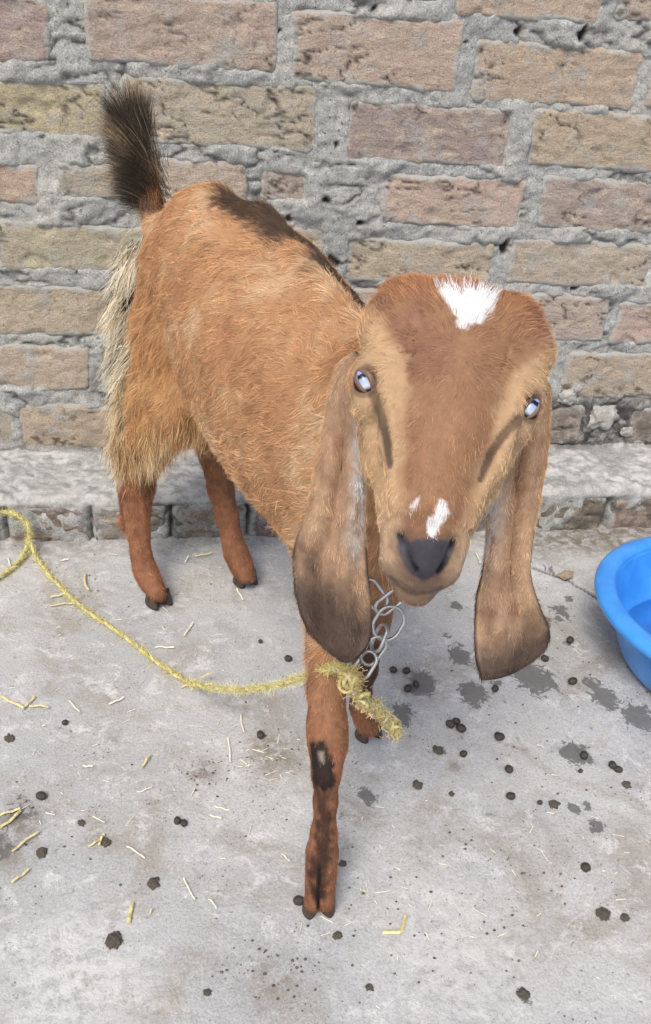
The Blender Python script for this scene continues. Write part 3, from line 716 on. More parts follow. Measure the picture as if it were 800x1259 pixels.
def coat(P, eT, eC, sd_):
    n1 = fbm(P * 18, 3); n2 = fbm(P * 55 + 5, 3); n3 = fbm(P * 160, 2)
    c = np.tile(GOLD, (len(P), 1)); c = lerp(c, PALE, ss(.0, .55, n1 + n2 * .5) * .6); c = lerp(c, REDB, ss(.05, .5, -n1 + n2 * .4) * .45)
    # darker, redder towards belly line/front and on legs
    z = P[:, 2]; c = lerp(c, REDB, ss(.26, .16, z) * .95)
    thigh = np.exp(-(pline(P, [at(205, 440, Y=-.33), at(195, 540, Y=-.31)]) / .05) ** 2); c = lerp(c, L3(190,148,96), thigh * .7)
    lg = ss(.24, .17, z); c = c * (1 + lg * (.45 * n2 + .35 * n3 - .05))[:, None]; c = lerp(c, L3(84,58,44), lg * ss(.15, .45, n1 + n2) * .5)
    # dorsal stripe
    d = pline(P, stripe); c = lerp(c, DARK, (1 - ss(np.interp(P[:, 1], [-.5, -.38], [.019, .009]), np.interp(P[:, 1], [-.5, -.38], [.034, .024]), d + n2 * .011 + n3 * .010)) * .90)
    # cream and black fringe behind the thigh
    f_ = pline(P, fringe); fz = 1 - ss(.012, .036, f_ + n2 * .01); c = lerp(c, CREAM, fz * .85); c = lerp(c, DARK, fz * ss(.12, .3, n2 + n1) * .7)
    # tail
    d = pline(P, tail[1:]); c = lerp(c, DARK, (1 - ss(.02, .03, d)) * .85)
    # black mark on the front of the knee, brown shading down the shin
    sh = pline(P, SHIN); c = lerp(c, L3(50,34,28), (1 - ss(.003, .012, sh + n3 * .008)) * .88)
    c = lerp(c, L3(24,16,14), 1 - ss(.0012, .0026, pline(P, SPLIT)))
    kn = pline(P, KNEE); c = lerp(c, L3(30,25,25), (1 - ss(.008, .013, kn + n3 * .006)) * .95)
    w2 = ss(.0048, .0015, np.linalg.norm((P - KWHITE) * [1, 1, .8], axis=1) + n3 * .005); c = lerp(c, L3(180,170,155), w2 * .8)
    kd = pline(P, [at(403, 895, Y=-.755), at(404, 915, Y=-.765)]); 
    # toes darker
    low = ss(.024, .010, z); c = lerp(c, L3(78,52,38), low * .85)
    # inside of back foreleg: shade painted dark into the coat colour
    d = pline(P, [at(452, 800, Y=-.62), at(446, 860, Y=-.61)]); c = lerp(c, L3(50,36,28), (1 - ss(.010, .02, d)) * .75)
    # head
    h = toh(P); x, a, n = h.T; hd = (a > -75) & (a < 125) & (np.abs(x) < 62) & (n > -62) & (sd_ == 0)
    hw = hd * ss(-62, -45, n)
    bandw = np.interp(a, [-66, -35, -8, 10, 30, 60, 80, 120], [60, 46, 27, 22, 19, 16, 13, 8]) + n2 * 8 + n3 * 4
    f = np.tile(FACE, (len(P), 1)); f = lerp(f, L3(136,97,78), ss(-.1, .4, n1 + n2 * .7) * .7); f = lerp(f, L3(178,134,104), ss(.1, .5, n2) * .5); f = lerp(f, L3(176,118,74), ss(-30, -55, a) * .5)
    tan = lerp(np.tile(FTAN, (len(P), 1)), L3(214,176,132), ss(0, .5, n2 + n1) * .6)
    tan = lerp(tan, L3(168,116,78), ss(46, 54, np.abs(x) + n2 * 3) * .4)
    f = lerp(f, tan, ss(-3.5, 7, np.abs(x) - bandw) * .95)
    f = lerp(f, L3(190,160,130), ss(62, 78, a) * ss(13, 18, np.abs(x)) * .8)
    # tear furrow: dark streaks, with shade painted into its upper part; lids
    fur_ = np.full(len(P), 99.)
    for q in FUR: fur_ = np.minimum(fur_, pline(h * FL_, [w * FL_ for w in q]))
    f = lerp(f, L3(40,27,23), ss(3.4, 1.6, fur_ * np.interp(a, [8, 20, 38, 50], [.9, 1.05, 1.0, 1.7]) + n3 * .7 + n2 * .5) * np.interp(a, [8, 22, 34, 50], [.62, .66, .85, .75]))
    lid = np.minimum(np.linalg.norm((h - EH[0]) * [1, .8, .5], axis=1), np.linalg.norm((h - EH[1]) * [1, .8, .5], axis=1)); f = lerp(f, L3(66,50,44), ss(8.0, 6.2, lid) * .6)
    pad = poly_d(h, PADP)
    f = lerp(f, L3(134,114,100), ss(90, 100, a) * .75); f = lerp(f, L3(204,176,146), np.exp(-((np.abs(x) - 17) / 5) ** 2) * np.exp(-((a - 86) / 9) ** 2) * .5)
    f = lerp(f, L3(96,76,66), ss(-5, -1, pad + n3 * 3) * .55 * (n > -8)); f = lerp(f, NOSE, ss(-.8, 1.0, pad + n3 * 1.2) * (n > -10))
    f = lerp(f, L3(100,95,104), ss(-.5, 2, pad) * ss(7, 12, np.abs(x)) * .45 * (n > -8)); f = lerp(f, L3(44,40,46), ss(-.5, 2, pad) * ss(96, 101, a) * .5)
    for q in NOS_H: f = lerp(f, L3(14,12,15), ss(2.6, 1.4, pline(h, q) + n3 * .5))

    m_ = pline(h * FL_, [w * FL_ for w in MOUTH_H[1:-1]]) + 99 * (n < -22); f = lerp(f, L3(38,30,30), ss(2.0, .9, m_ + np.abs(x) * .03) * .6)
    f = lerp(f, WHITE, ss(-1.2, .8, poly_d(h, FWHITE) + n3 * 3.5 + n2 * 2) * (n > -12))
    f = lerp(f, WHITE, ss(-.5, .6, poly_d(h, NWHITE) + n3 * 1.2) * (n > -6))
    f = lerp(f, WHITE, ss(-.5, .3, poly_d(h, NSMALL) + n3 * .6) * (n > -6) * .9)
    c = lerp(c, f, hw)
    # ears
    e = sd_ != 0
    if e.any():
        Pe, t, cc = P[e], eT[e], eC[e]; g1 = fbm(Pe * 45, 3); g2 = fbm(Pe * np.array([120, 60, 60]), 3)
        ec = np.tile(EARB, (len(Pe), 1)); ec = lerp(ec, L3(200,168,134), ss(-.1, .45, g1) * .6); ec = lerp(ec, L3(136,102,80), ss(0, .5, -g1 + g2) * .5)
        left = sd_[e] < 0
        tipd = np.where(left, ss(.56, .80, t + .12 * (.5 - cc) + g2 * .12), ss(.76, .92, t + .10 * (.5 - cc) * 1 + g2 * .10)); ec = lerp(ec, EARD, tipd * .92)
        ec = lerp(ec, L3(190,150,105), ss(.22, .02, cc) * ss(.62, .4, t) * .5)
        ed = np.minimum(cc, 1 - cc); ec = lerp(ec, L3(40,30,26), ss(.05, .015, ed) * ss(.45, .62, t) * .8); ec = lerp(ec, L3(40,30,26), ss(.975, .995, t) * .8)
        wcen = np.where(left, .82, .90 - .1 * t); wm = np.exp(-((cc - wcen) / .11) ** 2) * ss(.12, .22, t) * ss(.66, .50, t) * ss(-.35, .05, g2 + g1 * .6); ec = lerp(ec, L3(214,208,204), np.clip(wm * 1.3, 0, .95))
        vein = np.exp(-((cc - np.where(left, .62, .35) - .03 * g1) / .018) ** 2) * ss(.4, .6, t) * ss(.95, .85, t); ec = lerp(ec, L3(80,58,46), vein * .25)
        ec = ec * (1 + .22 * fbm(Pe * 260, 2) + .16 * fbm(Pe * 90, 2))[:, None]
        c[e] = ec
    return np.clip(c * (1 + .10 * n3[:, None]), 0, 1)
goat = empty("goat", (.10, -.55, 0), "young golden brown goat with long drooping ears, white forehead patch and raised dark tail", "goat")
GI = Matrix.Translation(-Vector(goat.location))
M_SKIN = mat_skin(); M_COAT = mat_hair("coat_hair"); 
CV = coat(V, earT, earC, side)
body = mesh_obj("body", V, Q, M_SKIN, goat); body.matrix_parent_inverse = GI
col_attr(body.data, "tint", CV * .72)

# --- eyes
def eye_mat():
    t = NT("eye"); x = t.n("ShaderNodeSeparateXYZ"); t.put(x.inputs[0], t.co)
    c = t.attr("tint", "Color")
    return t.done(c, .22, Specular_IOR_Level=.35)
M_EYE = eye_mat(); M_LID = simple("eyelid_skin", lin(104, 80, 66), .5, 300, .3, .3)
for ei, sx in enumerate((-1, 1)):
    bm = bmesh.new(); bmesh.ops.create_uvsphere(bm, u_segments=40, v_segments=28, radius=1.0)
    me = bpy.data.meshes.new("eye"); bm.to_mesh(me); bm.free(); me.shade_smooth(); me.materials.append(M_EYE)
    v = np.array([q.co[:] for q in me.vertices])       # local x across, y down the face, z out of the face
    o = bpy.data.objects.new("eye", me); COL.objects.link(o); o.parent = goat
    Cn = eyeP[ei] + CF * .0042
    pa, pb = [((442, 458), (456, 482)), ((659, 491), (641, 514))][ei]
    la = nrmz(at(*pb, D=.46) - at(*pa, D=.46)); ln_ = nrmz(np.cross(la, HX)); ln_ = ln_ if ln_ @ CF < 0 else -ln_; lx = np.cross(la, ln_); lx = lx if lx @ HX > 0 else -lx
    Mx = Matrix([[lx[i] * .0048, la[i] * .0078, ln_[i] * .0054, Cn[i]] for i in range(3)] + [[0, 0, 0, 1]])
    o.matrix_parent_inverse = GI; o.matrix_basis = Mx
    al = np.linspace(0, 2 * np.pi, 44, endpoint=False); ca_, sa_ = np.cos(al), np.sin(al)
    lp = Cn + ln_ * .0036 + np.outer(np.sign(ca_) * np.abs(ca_) ** 1.35 * .0036, lx) + np.outer(sa_ * .0066, la) - np.outer((np.abs(sa_) ** 2) * .0018, ln_)
    Vv, Qq = tube(lp, .0012 + .0014 * (ca_ * sx < 0) * np.abs(ca_), 8, closed=True); lo = mesh_obj("eyelid", Vv, Qq, M_LID, goat); lo.matrix_parent_inverse = GI
    xx, yy = v[:, 0] * .95, v[:, 1] + sx * v[:, 0] * .12
    ca = np.tile(L3(140,158,200), (len(v), 1)); ca = lerp(ca, L3(186,192,208), ss(-.2, .5, yy + .05)); ca = lerp(ca, L3(120,134,170), ss(.35, .75, np.abs(xx)) * .6)
    ca = lerp(ca, L3(12,16,36), ss(.19, .13, np.abs(yy + .40)) * ss(.85, .70, np.abs(xx)))
    ca = lerp(ca, L3(40,32,34), ss(.35, .62, yy)); ca = lerp(ca, L3(34,27,27), ss(.78, .92, np.abs(xx)) * .8)
    col_attr(me, "tint", ca)

# --- hooves
M_HOOF = simple("hoof_horn", lin(62, 50, 46), .45, 120, .5, .35)
def claw(base, fwd, w=.0085, l=.026, h=.019, tilt=0.):
    """one half of a cloven hoof; base = middle of its sole at the heel"""
    fwd = nrmz([fwd[0], fwd[1], 0]); lat = np.cross(fwd, UP); nr, nc = 9, 16; V = []
    for i in range(nr):
        t = i / (nr - 1)               # sole -> top
        for j in range(nc):
            a = 2 * math.pi * j / nc; ca, sa = math.cos(a), math.sin(a)
            r_l = l / 2 * (1 - .30 * t); r_w = w * (1 - .10 * t) * (1 - .35 * max(0, ca) ** 2)
            f = l / 2 + r_l * ca - t * l * .10 * (1 if ca > 0 else -.2); z = t * h * (1 - .25 * (ca < 0) * t) + f * math.sin(tilt)
            V.append(base + fwd * f * math.cos(tilt) + lat * r_w * sa + UP * z)
    Qd = grid_quads(nr, nc, True).tolist(); k = len(V); V += [np.mean(V[:nc], 0), np.mean(V[-nc:], 0)]
    Fc = [tuple(q) for q in Qd] + [(k, j, (j + 1) % nc) for j in range(nc)][::1] + [(k + 1, (nr - 1) * nc + (j + 1) % nc, (nr - 1) * nc + j) for j in range(nc)]
    o = mesh_obj("hoof", V, Fc, M_HOOF, goat); o.matrix_parent_inverse = GI; return o
def hooves(c, fwd, sp=.0092, tilt=0., **k):
    fwd = nrmz([fwd[0], fwd[1], 0]); lat = np.cross(fwd, UP)
    for s_ in (-1, 1): claw(np.array(c) + lat * sp * s_ - fwd * .012, fwd + lat * s_ * .10, tilt=tilt, **k)
hooves(at(392, 1121, Z=.001), (-.02, -1), .0072, w=.0066, l=.019, h=.015)
hooves(at(453, 903, Z=.001), (.35, -.93), .0072, w=.0072, l=.023, h=.015)
hooves(at(193, 738, Z=.001), (.50, -.86), .0075, w=.0080, l=.032, h=.017)
hooves(at(300, 713, Z=.001), (.38, -.92), .0075, w=.0080, l=.030, h=.017)

# --- hair
def tri_sample(V, Q, wgt, n):
    T = np.vstack([Q[:, [0, 1, 2]], Q[:, [0, 2, 3]]]); W = np.concatenate([wgt, wgt])
    a, b, c = V[T[:, 0]], V[T[:, 1]], V[T[:, 2]]; N = np.cross(b - a, c - a); A = np.linalg.norm(N, axis=1); N /= A[:, None] + 1e-15
    p = A * W; cs = np.cumsum(p); i = np.searchsorted(cs, rng.random(n) * cs[-1]); i = np.minimum(i, len(T) - 1)
    r1, r2 = np.sqrt(rng.random(n)), rng.random(n)
    w = np.stack([1 - r1, r1 * (1 - r2), r1 * r2], 1)
    return (V[T[i]] * w[..., None]).sum(1), N[i], T[i], w
Pq = V[Q].mean(1); hq = toh(Pq); eq = earT[Q[:, 0]] >= 0
isheadq = (hq[:, 1] > -70) & (hq[:, 1] < 120) & (np.abs(hq[:, 0]) < 58) & (hq[:, 2] > -58) & ~eq
pts_all = {}
def strands(n, wgt, name, rad, seglen, k=4):
    P, N, T, w = tri_sample(V, Q, wgt, n)
    et = (earT[T] * w).sum(1); ecc = (earC[T] * w).sum(1); sd_ = side[T[:, 0]]
    et = np.where(sd_ != 0, et, -1)
    C = coat(P, et, ecc, sd_); h = toh(P)
    dirv, ln, wild, lift = seglen(P, N, h, et, sd_)
    dirv = dirv - N * (dirv * N).sum(1)[:, None]; dirv /= np.linalg.norm(dirv, axis=1)[:, None] + 1e-9
    # tufts: jitter shared over small cells
    J = np.stack([fbm(P * 75 + 31 * i, 2) for i in range(3)], 1) * 2.0 * wild[:, None] + rng.normal(size=P.shape) * .18 * wild[:, None]
    d0 = dirv + J; d0 -= N * (d0 * N).sum(1)[:, None] * .8; d0 /= np.linalg.norm(d0, axis=1)[:, None] + 1e-9
    lift = lift * (1 + .5 * rng.normal(size=len(P)).clip(-1, 2)); ln = ln * np.exp(rng.normal(size=len(P)) * .22)
    out = np.zeros((len(P), k, 3)); pos = P - N * .0006; out[:, 0] = pos
    curl = rng.normal(size=P.shape) * .16
    for s_ in range(1, k):
        f = s_ / (k - 1); dd = d0 + N * (lift * (1 - .75 * f))[:, None] + np.array([0, 0, -.22]) * (f * ln / .02)[:, None].clip(0, 1.2) + curl * f
        dd /= np.linalg.norm(dd, axis=1)[:, None]; pos = pos + dd * (ln / (k - 1))[:, None]; out[:, s_] = pos
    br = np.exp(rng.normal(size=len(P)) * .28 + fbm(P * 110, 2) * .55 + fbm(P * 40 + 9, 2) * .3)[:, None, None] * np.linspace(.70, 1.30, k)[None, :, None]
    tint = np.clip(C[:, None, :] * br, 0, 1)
    rr = rad * np.linspace(1, .25, k)[None, :] * np.exp(rng.normal(size=len(P)) * .2)[:, None]
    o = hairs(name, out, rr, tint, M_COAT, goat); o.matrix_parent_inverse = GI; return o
def f_body(P, N, h, et, sd_):
    d = np.tile(-FW * .8 + UP * -.55, (len(P), 1))
    q = np.stack([fbm(P * 9 + 3 * i, 2) for i in range(3)], 1) * .9; d = d + q
    z = P[:, 2]; legm = ss(.25, .17, z); d = d * (1 - legm)[:, None] + legm[:, None] * np.array([0, .1, -1.])
    th = np.exp(-(pline(P, [at(205, 380, Y=-.30), at(185, 560, Y=-.28)]) / .055) ** 2); d = d + th[:, None] * np.array([-.2, .2, -1.2])
    ln = .0082 + .0045 * ss(.0, .4, fbm(P * 14, 2)) ; ln = ln * (1 - .45 * legm) + th * .014
    sp = 1 - ss(.008, .022, pline(P, spine)); ln = ln + sp * .005
    hb = ss(.22, .12, z) * (P[:, 1] < -.5); ln = ln * (1 - .2 * hb)
    return d, ln, .75 - .3 * legm + th * .15, .30 + 0 * z + .15 * th
def f_head(P, N, h, et, sd_):
    x, a, n = h.T
    d = np.outer(x * .012, HX) + np.outer(np.where(a < -30, -1 + 0 * a, np.clip(-a / 30, -1, 1) * 0 + 1 * np.where(a > -20, 1, -1) * 0 - .0), HA)
    rad_ = np.stack([x, (a + 14) * .55], 1); rl = np.linalg.norm(rad_, axis=1)[:, None] + 4
    d = (rad_[:, :1] / rl) * HX + (rad_[:, 1:] / rl) * HA + np.where(a > 0, .5, 0)[:, None] * HA - np.where(a < -18, .5, 0)[:, None] * HA
    ln = .0046 + .0034 * ss(-15, -45, a) - .0018 * ss(60, 85, a)
    er = sd_ != 0
    fd = np.minimum(np.minimum(pline(h, FUR[0]), pline(h, FUR[1])), pline(h, MOUTH_H)); ed_ = np.minimum(np.linalg.norm(h - EH[0], axis=1), np.linalg.norm(h - EH[1], axis=1)) - 5
    near_ = np.interp(np.minimum(fd, ed_), [2.5, 8], [1, 0]) * ~er; ln = ln * (1 - .72 * near_); d = d * (1 - near_)[:, None] + near_[:, None] * HA
    d[er] = np.array([0, 0, -1.]) ; ln = np.where(er, .0045, ln)
    return d, ln, .55 + 0 * a, np.where(er, .24, .22)
zq = Pq[:, 2]
wb = np.where(eq | isheadq, 0, 1.0) * np.where(zq < .016, 0, 1)
wb = wb * (1 + .8 * ss(.25, .15, zq))
strands(190000, wb, "body_coat", .00015, f_body)
eyeclear = np.minimum(np.linalg.norm((hq - EH[0]) * [1, .8, .5], axis=1), np.linalg.norm((hq - EH[1]) * [1, .8, .5], axis=1)) > 7.5
fq = np.minimum(pline(hq * FL_, [w * FL_ for w in FUR[0]]), pline(hq * FL_, [w * FL_ for w in FUR[1]])) > 1.5; eyeclear &= fq & ((pline(hq * FL_, [w * FL_ for w in MOUTH_H]) > 1.0) | (hq[:, 2] < -22))
padq = poly_d(hq, PADP) > -.6
wh = np.where(isheadq & eyeclear & ~(padq & (hq[:, 2] > -6)), 1.0, 0) + np.where(eq & (earT[Q[:, 0]] < .985), 1.1, 0)
_o = coat
def coat_light(P, a_, b_, c_): return np.clip(_o(P, a_, b_, c_) * 1.12 + .006, 0, 1)
coat = coat_light; strands(13000, wb * (1 - .7 * ss(.25, .15, zq)), "body_coat", .00019, lambda *a: (lambda r: (r[0], r[1] * 1.2, r[2] * 1.1, r[3]))(f_body(*a))); coat = _o
strands(150000, wh, "face_coat", .00010, f_head)
# long fringe behind the thigh and hock tufts
def guided(name, seeds, n, ln0, ln1, dir_fn, colf, rad, k=6, spread=.008, lift=0):
    i = rng.integers(0, len(seeds), n); P = seeds[i] + rng.normal(size=(n, 3)) * spread
    d = dir_fn(P); ln = rng.uniform(ln0, ln1, n); out = np.zeros((n, k, 3)); out[:, 0] = P; pos = P
    tuft = np.stack([fbm(P * 60 + 7 * q, 2) for q in range(3)], 1) * 1.1; curl = rng.normal(size=P.shape) * .14
    for s_ in range(1, k):
        f = s_ / (k - 1); dd = d + tuft * .8 + curl * (.4 + f) + np.array([0, 0, -.9]) * f * f * np.clip(ln / .05, 0, 1)[:, None]
        dd /= np.linalg.norm(dd, axis=1)[:, None]; pos = pos + dd * (ln / (k - 1))[:, None]; out[:, s_] = pos
    C = colf(P, n); tint = np.clip(C[:, None, :] * np.linspace(.8, 1.15, k)[None, :, None] * np.exp(rng.normal(size=n) * .15)[:, None, None], 0, 1)
    o = hairs(name, out, rad * np.linspace(1, .2, k)[None, :] * np.ones((n, 1)), tint, M_COAT, goat); o.matrix_parent_inverse = GI
def pal(cols, ws):
    cols = np.array(cols); ws = np.array(ws) / sum(ws)
    def fn(P, n):
        t = fbm(P * 45 + 3, 2); r = np.clip(.5 + t * .9 + rng.normal(size=n) * .12, 0, .999); return cols[np.searchsorted(np.cumsum(ws), r).clip(0, len(cols) - 1)]
    return fn
fs = spline([at(170, 305, Y=-.252), at(160, 345, Y=-.252), at(158, 400, Y=-.256), at(157, 460, Y=-.262)], 60)
guided("fringe_hair", fs, 4200, .024, .048, lambda P: np.tile(nrmz([-.55, .15, -.8]), (len(P), 1)), pal([L3(48,40,36), CREAM, L3(240,230,208), L3(200,166,120)], [.30, .3, .3, .10]), .00024, spread=.006)
fs = spline([at(158, 460, Y=-.262), at(152, 510, Y=-.265), at(152, 550, Y=-.262), at(158, 570, Y=-.26)], 50)
guided("fringe_hair", fs, 2600, .018, .036, lambda P: np.tile(nrmz([-.45, .05, -.85]), (len(P), 1)), pal([L3(60,48,40), L3(212,188,148), L3(232,214,180), L3(150,110,76)], [.28, .34, .25, .13]), .00023, spread=.006)
# shaggy skirt over the hock
ringp = [at(u, v, Y=y) for u, v, y in [(154,545,-.272),(168,552,-.290),(184,548,-.31),(202,530,-.335),(216,505,-.355),(170,520,-.295),(195,510,-.33)]]
guided("hock_hair", spline(ringp[:5], 60), 3800, .018, .036, lambda P: np.tile(nrmz([-.05, -.12, -1]), (len(P), 1)), pal([L3(78,60,46), L3(196,160,114), L3(226,204,166), L3(176,128,84)], [.26, .30, .28, .16]), .00022, spread=.010)
guided("flank_hair", spline([at(236, 495, Y=-.37), at(243, 525, Y=-.38), at(236, 530, Y=-.37)], 30), 500, .010, .020, lambda P: np.tile(nrmz([-.1, -.1, -1]), (len(P), 1)), pal([L3(120,84,52), L3(196,158,106), L3(222,200,160)], [.3, .4, .3]), .00018, spread=.009)
guided("shin_hair", spline([at(158, 600, Y=-.262), at(156, 650, Y=-.272)], 30), 900, .008, .018, lambda P: np.tile(nrmz([-.55, .4, -.8]), (len(P), 1)), pal([L3(150,78,40), L3(180,104,58)], [.5, .5]), .00016, spread=.004)
# tail brush
tp = spline(np.array(tail), 120)
def tdir(P):
    k = np.argmin(np.linalg.norm(P[:, None, :] - tp[None, ::6], axis=2), 1) * 6; f = (k / 119.)[:, None]
    tang = nrmz(tail[-1] - tail[0]); rad_ = P - tp[k]; rad_ /= np.linalg.norm(rad_, axis=1)[:, None] + 1e-6
    return tang * (.35 + 1.0 * f) + rad_ * (.75 - .2 * f) + np.array([-1., 0, 0]) * (1.3 * (1 - f) + .10) * (f > .08) + np.array([0, 0, .9]) * f * .6
guided("tail_hair", tp[30:112], 9500, .024, .040, tdir, pal([L3(48,43,38), L3(74,64,54), L3(138,120,96), L3(182,156,122)], [.36, .30, .22, .12]), .00017, spread=.0078)
guided("tail_hair", tp[24:66], 1500, .022, .036, lambda P: np.tile(nrmz([-1., .1, .12]), (len(P), 1)), pal([L3(44,36,32), L3(70,56,46), L3(150,126,98)], [.5, .3, .2]), .00016, spread=.005)
guided("tail_hair", tp[0:60], 2600, .008, .014, lambda P: np.tile(nrmz([0, 0, 1]), (len(P), 1)), pal([L3(150,92,52), L3(190,130,80), L3(60,44,32)], [.4, .4, .2]), .00015, spread=.006)
# ================================================================== METAL CHAIN COLLAR
M_STEEL = simple("chain_steel", (.48, .48, .47), .38, 200, .2, .15, Metallic=1.0)
chain = empty("chain_collar", NK, "thin steel link chain hanging round the neck of the goat", "chain")
def link(c, ax, nv, L=.021, Wd=.0125, r=.0014, shared={}):
    key = (L, Wd, r)
    if key not in shared:
        a = np.linspace(0, 2 * np.pi, 28, endpoint=False); hl = L / 2 - Wd / 2
        path = np.stack([np.cos(a) * Wd / 2 + np.sign(np.cos(a)) * hl, np.sin(a) * Wd / 2, 0 * a], 1)
        Vv, Qq = tube(path, r, 7, closed=True); me = bpy.data.meshes.new("link"); _fast(me, Vv, Qq); me.shade_smooth(); me.materials.append(M_STEEL); shared[key] = me
    o = bpy.data.objects.new("link", shared[key]); COL.objects.link(o); o.parent = chain
    ax = nrmz(ax); nv = nrmz(nv - ax * np.dot(nv, ax)); bv = np.cross(nv, ax)
    M_ = Matrix([[ax[i], bv[i], nv[i], c[i]] for i in range(3)] + [[0, 0, 0, 1]])
    o.matrix_parent_inverse = Matrix.Translation(-Vector(chain.location)); o.matrix_basis = M_
def first(u, v): 
    q = hit(u, v, .5, 1.0); return q if q is not None else at(u, v, D=.655)
def tpt(u, v):
    q = first(u, v); return at(u, v, D=min(depth_of(q) - .006, .652))
for i, (p0, p1, L_, W2) in enumerate([((449, 716), (470, 746), .026, .0135), ((468, 748), (489, 732), .024, .0130), ((489, 748), (466, 784), .027, .0215), ((471, 772), (461, 796), .022, .0130), ((468, 788), (450, 812), .024, .0130), ((456, 806), (442, 828), .022, .0130)]):
    a_, b_ = tpt(*p0), tpt(*p1); nv = [-CF, -CF + CR * .7, -CF + .3 * CD, -CF * .5 - CR, -CF + .2 * CR, -CF - CR * .6][i]
    link((a_ + b_) / 2 - CF * .0012 * (i % 2), b_ - a_, nv, L_, W2, .00145)
# the part that circles the neck, hidden behind head and ear from the front
ndir = nrmz(NB - NK); nc_ = NK + (NB - NK) * .34; nu = nrmz(np.cross(ndir, UP)); nw = np.cross(nu, ndir)
N_ = 22
for i in range(N_):
    a = 2 * math.pi * i / N_; rad = .047
    c = nc_ + rad * (math.cos(a) * nu + math.sin(a) * nw); t_ = -math.sin(a) * nu + math.cos(a) * nw; o_ = math.cos(a) * nu + math.sin(a) * nw
    link(c, t_, o_ if i % 2 else (o_ * .5 + ndir * .85), .0215)

# ================================================================== YELLOW ROPE
def mat_rope():
    t = NT("rope_fibre"); c = t.attr("tint", "Color"); return t.done(c, .5, Specular_IOR_Level=.4)
M_ROPE = mat_rope()
rope = empty("rope", at(200, 820, Z=0), "frayed yellow plastic rope lying across the concrete and tied to the chain of the goat", "rope")
RI = Matrix.Translation(-Vector(rope.location))
def rz(u, v, z): return at(u, v, Z=z)
rpts = [rz(-60, 640, .004), rz(-30, 618, .02), rz(0, 628, .046), rz(18, 632, .052), rz(34, 647, .040), rz(38, 668, .016), rz(52, 696, .005), rz(75, 722, .0045), rz(105, 750, .0045), rz(150, 780, .0045), rz(190, 812, .0045), rz(232, 838, .006),
        at(268, 846, D=.90), at(305, 847, D=.85), at(345, 841, D=.79), at(375, 831, D=.735), at(398, 823, D=.690), at(418, 823, D=.655), at(432, 828, D=.646)]
def strandrope(pts, n, rad, sr, pitch, name="strand", col=(L3(188,178,122), L3(200,192,148), L3(172,160,106)), fuzz=1500, seg=8):
    C_ = spline(pts, n); T = np.gradient(C_, axis=0); T /= np.linalg.norm(T, axis=1)[:, None]
    u = np.cross(T, UP); u /= np.linalg.norm(u, axis=1)[:, None]; w = np.cross(T, u)
    s_ = np.concatenate([[0], np.cumsum(np.linalg.norm(np.diff(C_, axis=0), axis=1))])
    C_ = C_ + np.stack([perlin(np.stack([s_ * 35, 0 * s_ + i, 0 * s_], 1)) for i in range(3)], 1) * [.0012, .0012, .0003]
    for k in range(3):
        a = s_ / pitch * 2 * np.pi + k * 2.094; pa = C_ + rad * (np.cos(a)[:, None] * u + np.sin(a)[:, None] * w)
        Vv, Qq = tube(pa, sr * (1 + .18 * perlin(np.stack([s_ * 180, 0 * s_, 0 * s_ + k], 1))), seg)
        Vv = Vv + fbm(Vv * 600, 2)[:, None] * .0003
        o = mesh_obj(name, Vv, quads_clean(Qq), M_ROPE, rope); o.matrix_parent_inverse = RI
        g_ = fbm(Vv * [260, 260, 260], 2); cc = lerp(np.tile(col[k], (len(Vv), 1)), L3(226,220,160), ss(.1, .5, g_) * .6); cc = lerp(cc, L3(128,112,74), ss(.0, .40, -g_) * .8)
        col_attr(o.data, "tint", cc)
    if fuzz:
        i = rng.integers(1, n - 1, fuzz); P0 = C_[i] + rng.normal(size=(fuzz, 3)) * rad * .8; d = T[i] * rng.choice([-1, 1], fuzz)[:, None] * 1.3 + rng.normal(size=(fuzz, 3)) * .8
        ln = rng.uniform(.003, .011, fuzz); out = np.zeros((fuzz, 4, 3)); out[:, 0] = P0; pos = P0
        for q in range(1, 4):
            d = d + rng.normal(size=d.shape) * .35; dd = d / np.linalg.norm(d, axis=1)[:, None]; pos = pos + dd * (ln / 3)[:, None]; pos[:, 2] = np.maximum(pos[:, 2], .0006); out[:, q] = pos
        o = hairs("fray", out, .00012 * np.ones((fuzz, 4)), np.clip(np.tile(L3(214,206,130), (fuzz, 4, 1)) * np.exp(rng.normal(size=(fuzz, 1, 1)) * .2), 0, 1), M_ROPE, rope); o.matrix_parent_inverse = RI
strandrope(rpts, 900, .0012, .0014, .030, fuzz=5200)
# second length of the same rope, looping back out of frame
strandrope([rz(36, 662, .012), rz(31, 680, .006), rz(18, 696, .0045), rz(0, 709, .0045), rz(-30, 722, .0045), rz(-80, 735, .0045)], 220, .0014, .0016, .028, fuzz=1200)
# knot and frayed tail, an untidy bundle of twisted loops and loose fibres
KN = at(432, 832, D=.642)
def loopy(c, r_, seed, n=90, turns=2.3, sr=.0016):
    g = np.random.default_rng(seed); a = np.linspace(0, turns * 2 * np.pi, n); b1, b2 = nrmz(g.normal(size=3)), nrmz(g.normal(size=3)); b3 = np.cross(b1, b2)
    path = c + r_ * (np.cos(a)[:, None] * b1 + np.sin(a)[:, None] * b3) * (.7 + .3 * np.sin(a * .37 + seed))[:, None] + (b2 * (np.linspace(-.5, .5, n)[:, None]) * r_)
    return path
def bundle(name, path, sr, cols):
    Vv, Qq = tube(path, sr, 7); Vv = Vv + fbm(Vv * 400, 2)[:, None] * .0006
    o = mesh_obj(name, Vv, quads_clean(Qq), M_ROPE, rope); o.matrix_parent_inverse = RI
    g_ = fbm(Vv * 220, 2); col_attr(o.data, "tint", lerp(np.tile(cols[0], (len(Vv), 1)), cols[1], ss(-.2, .4, g_)))
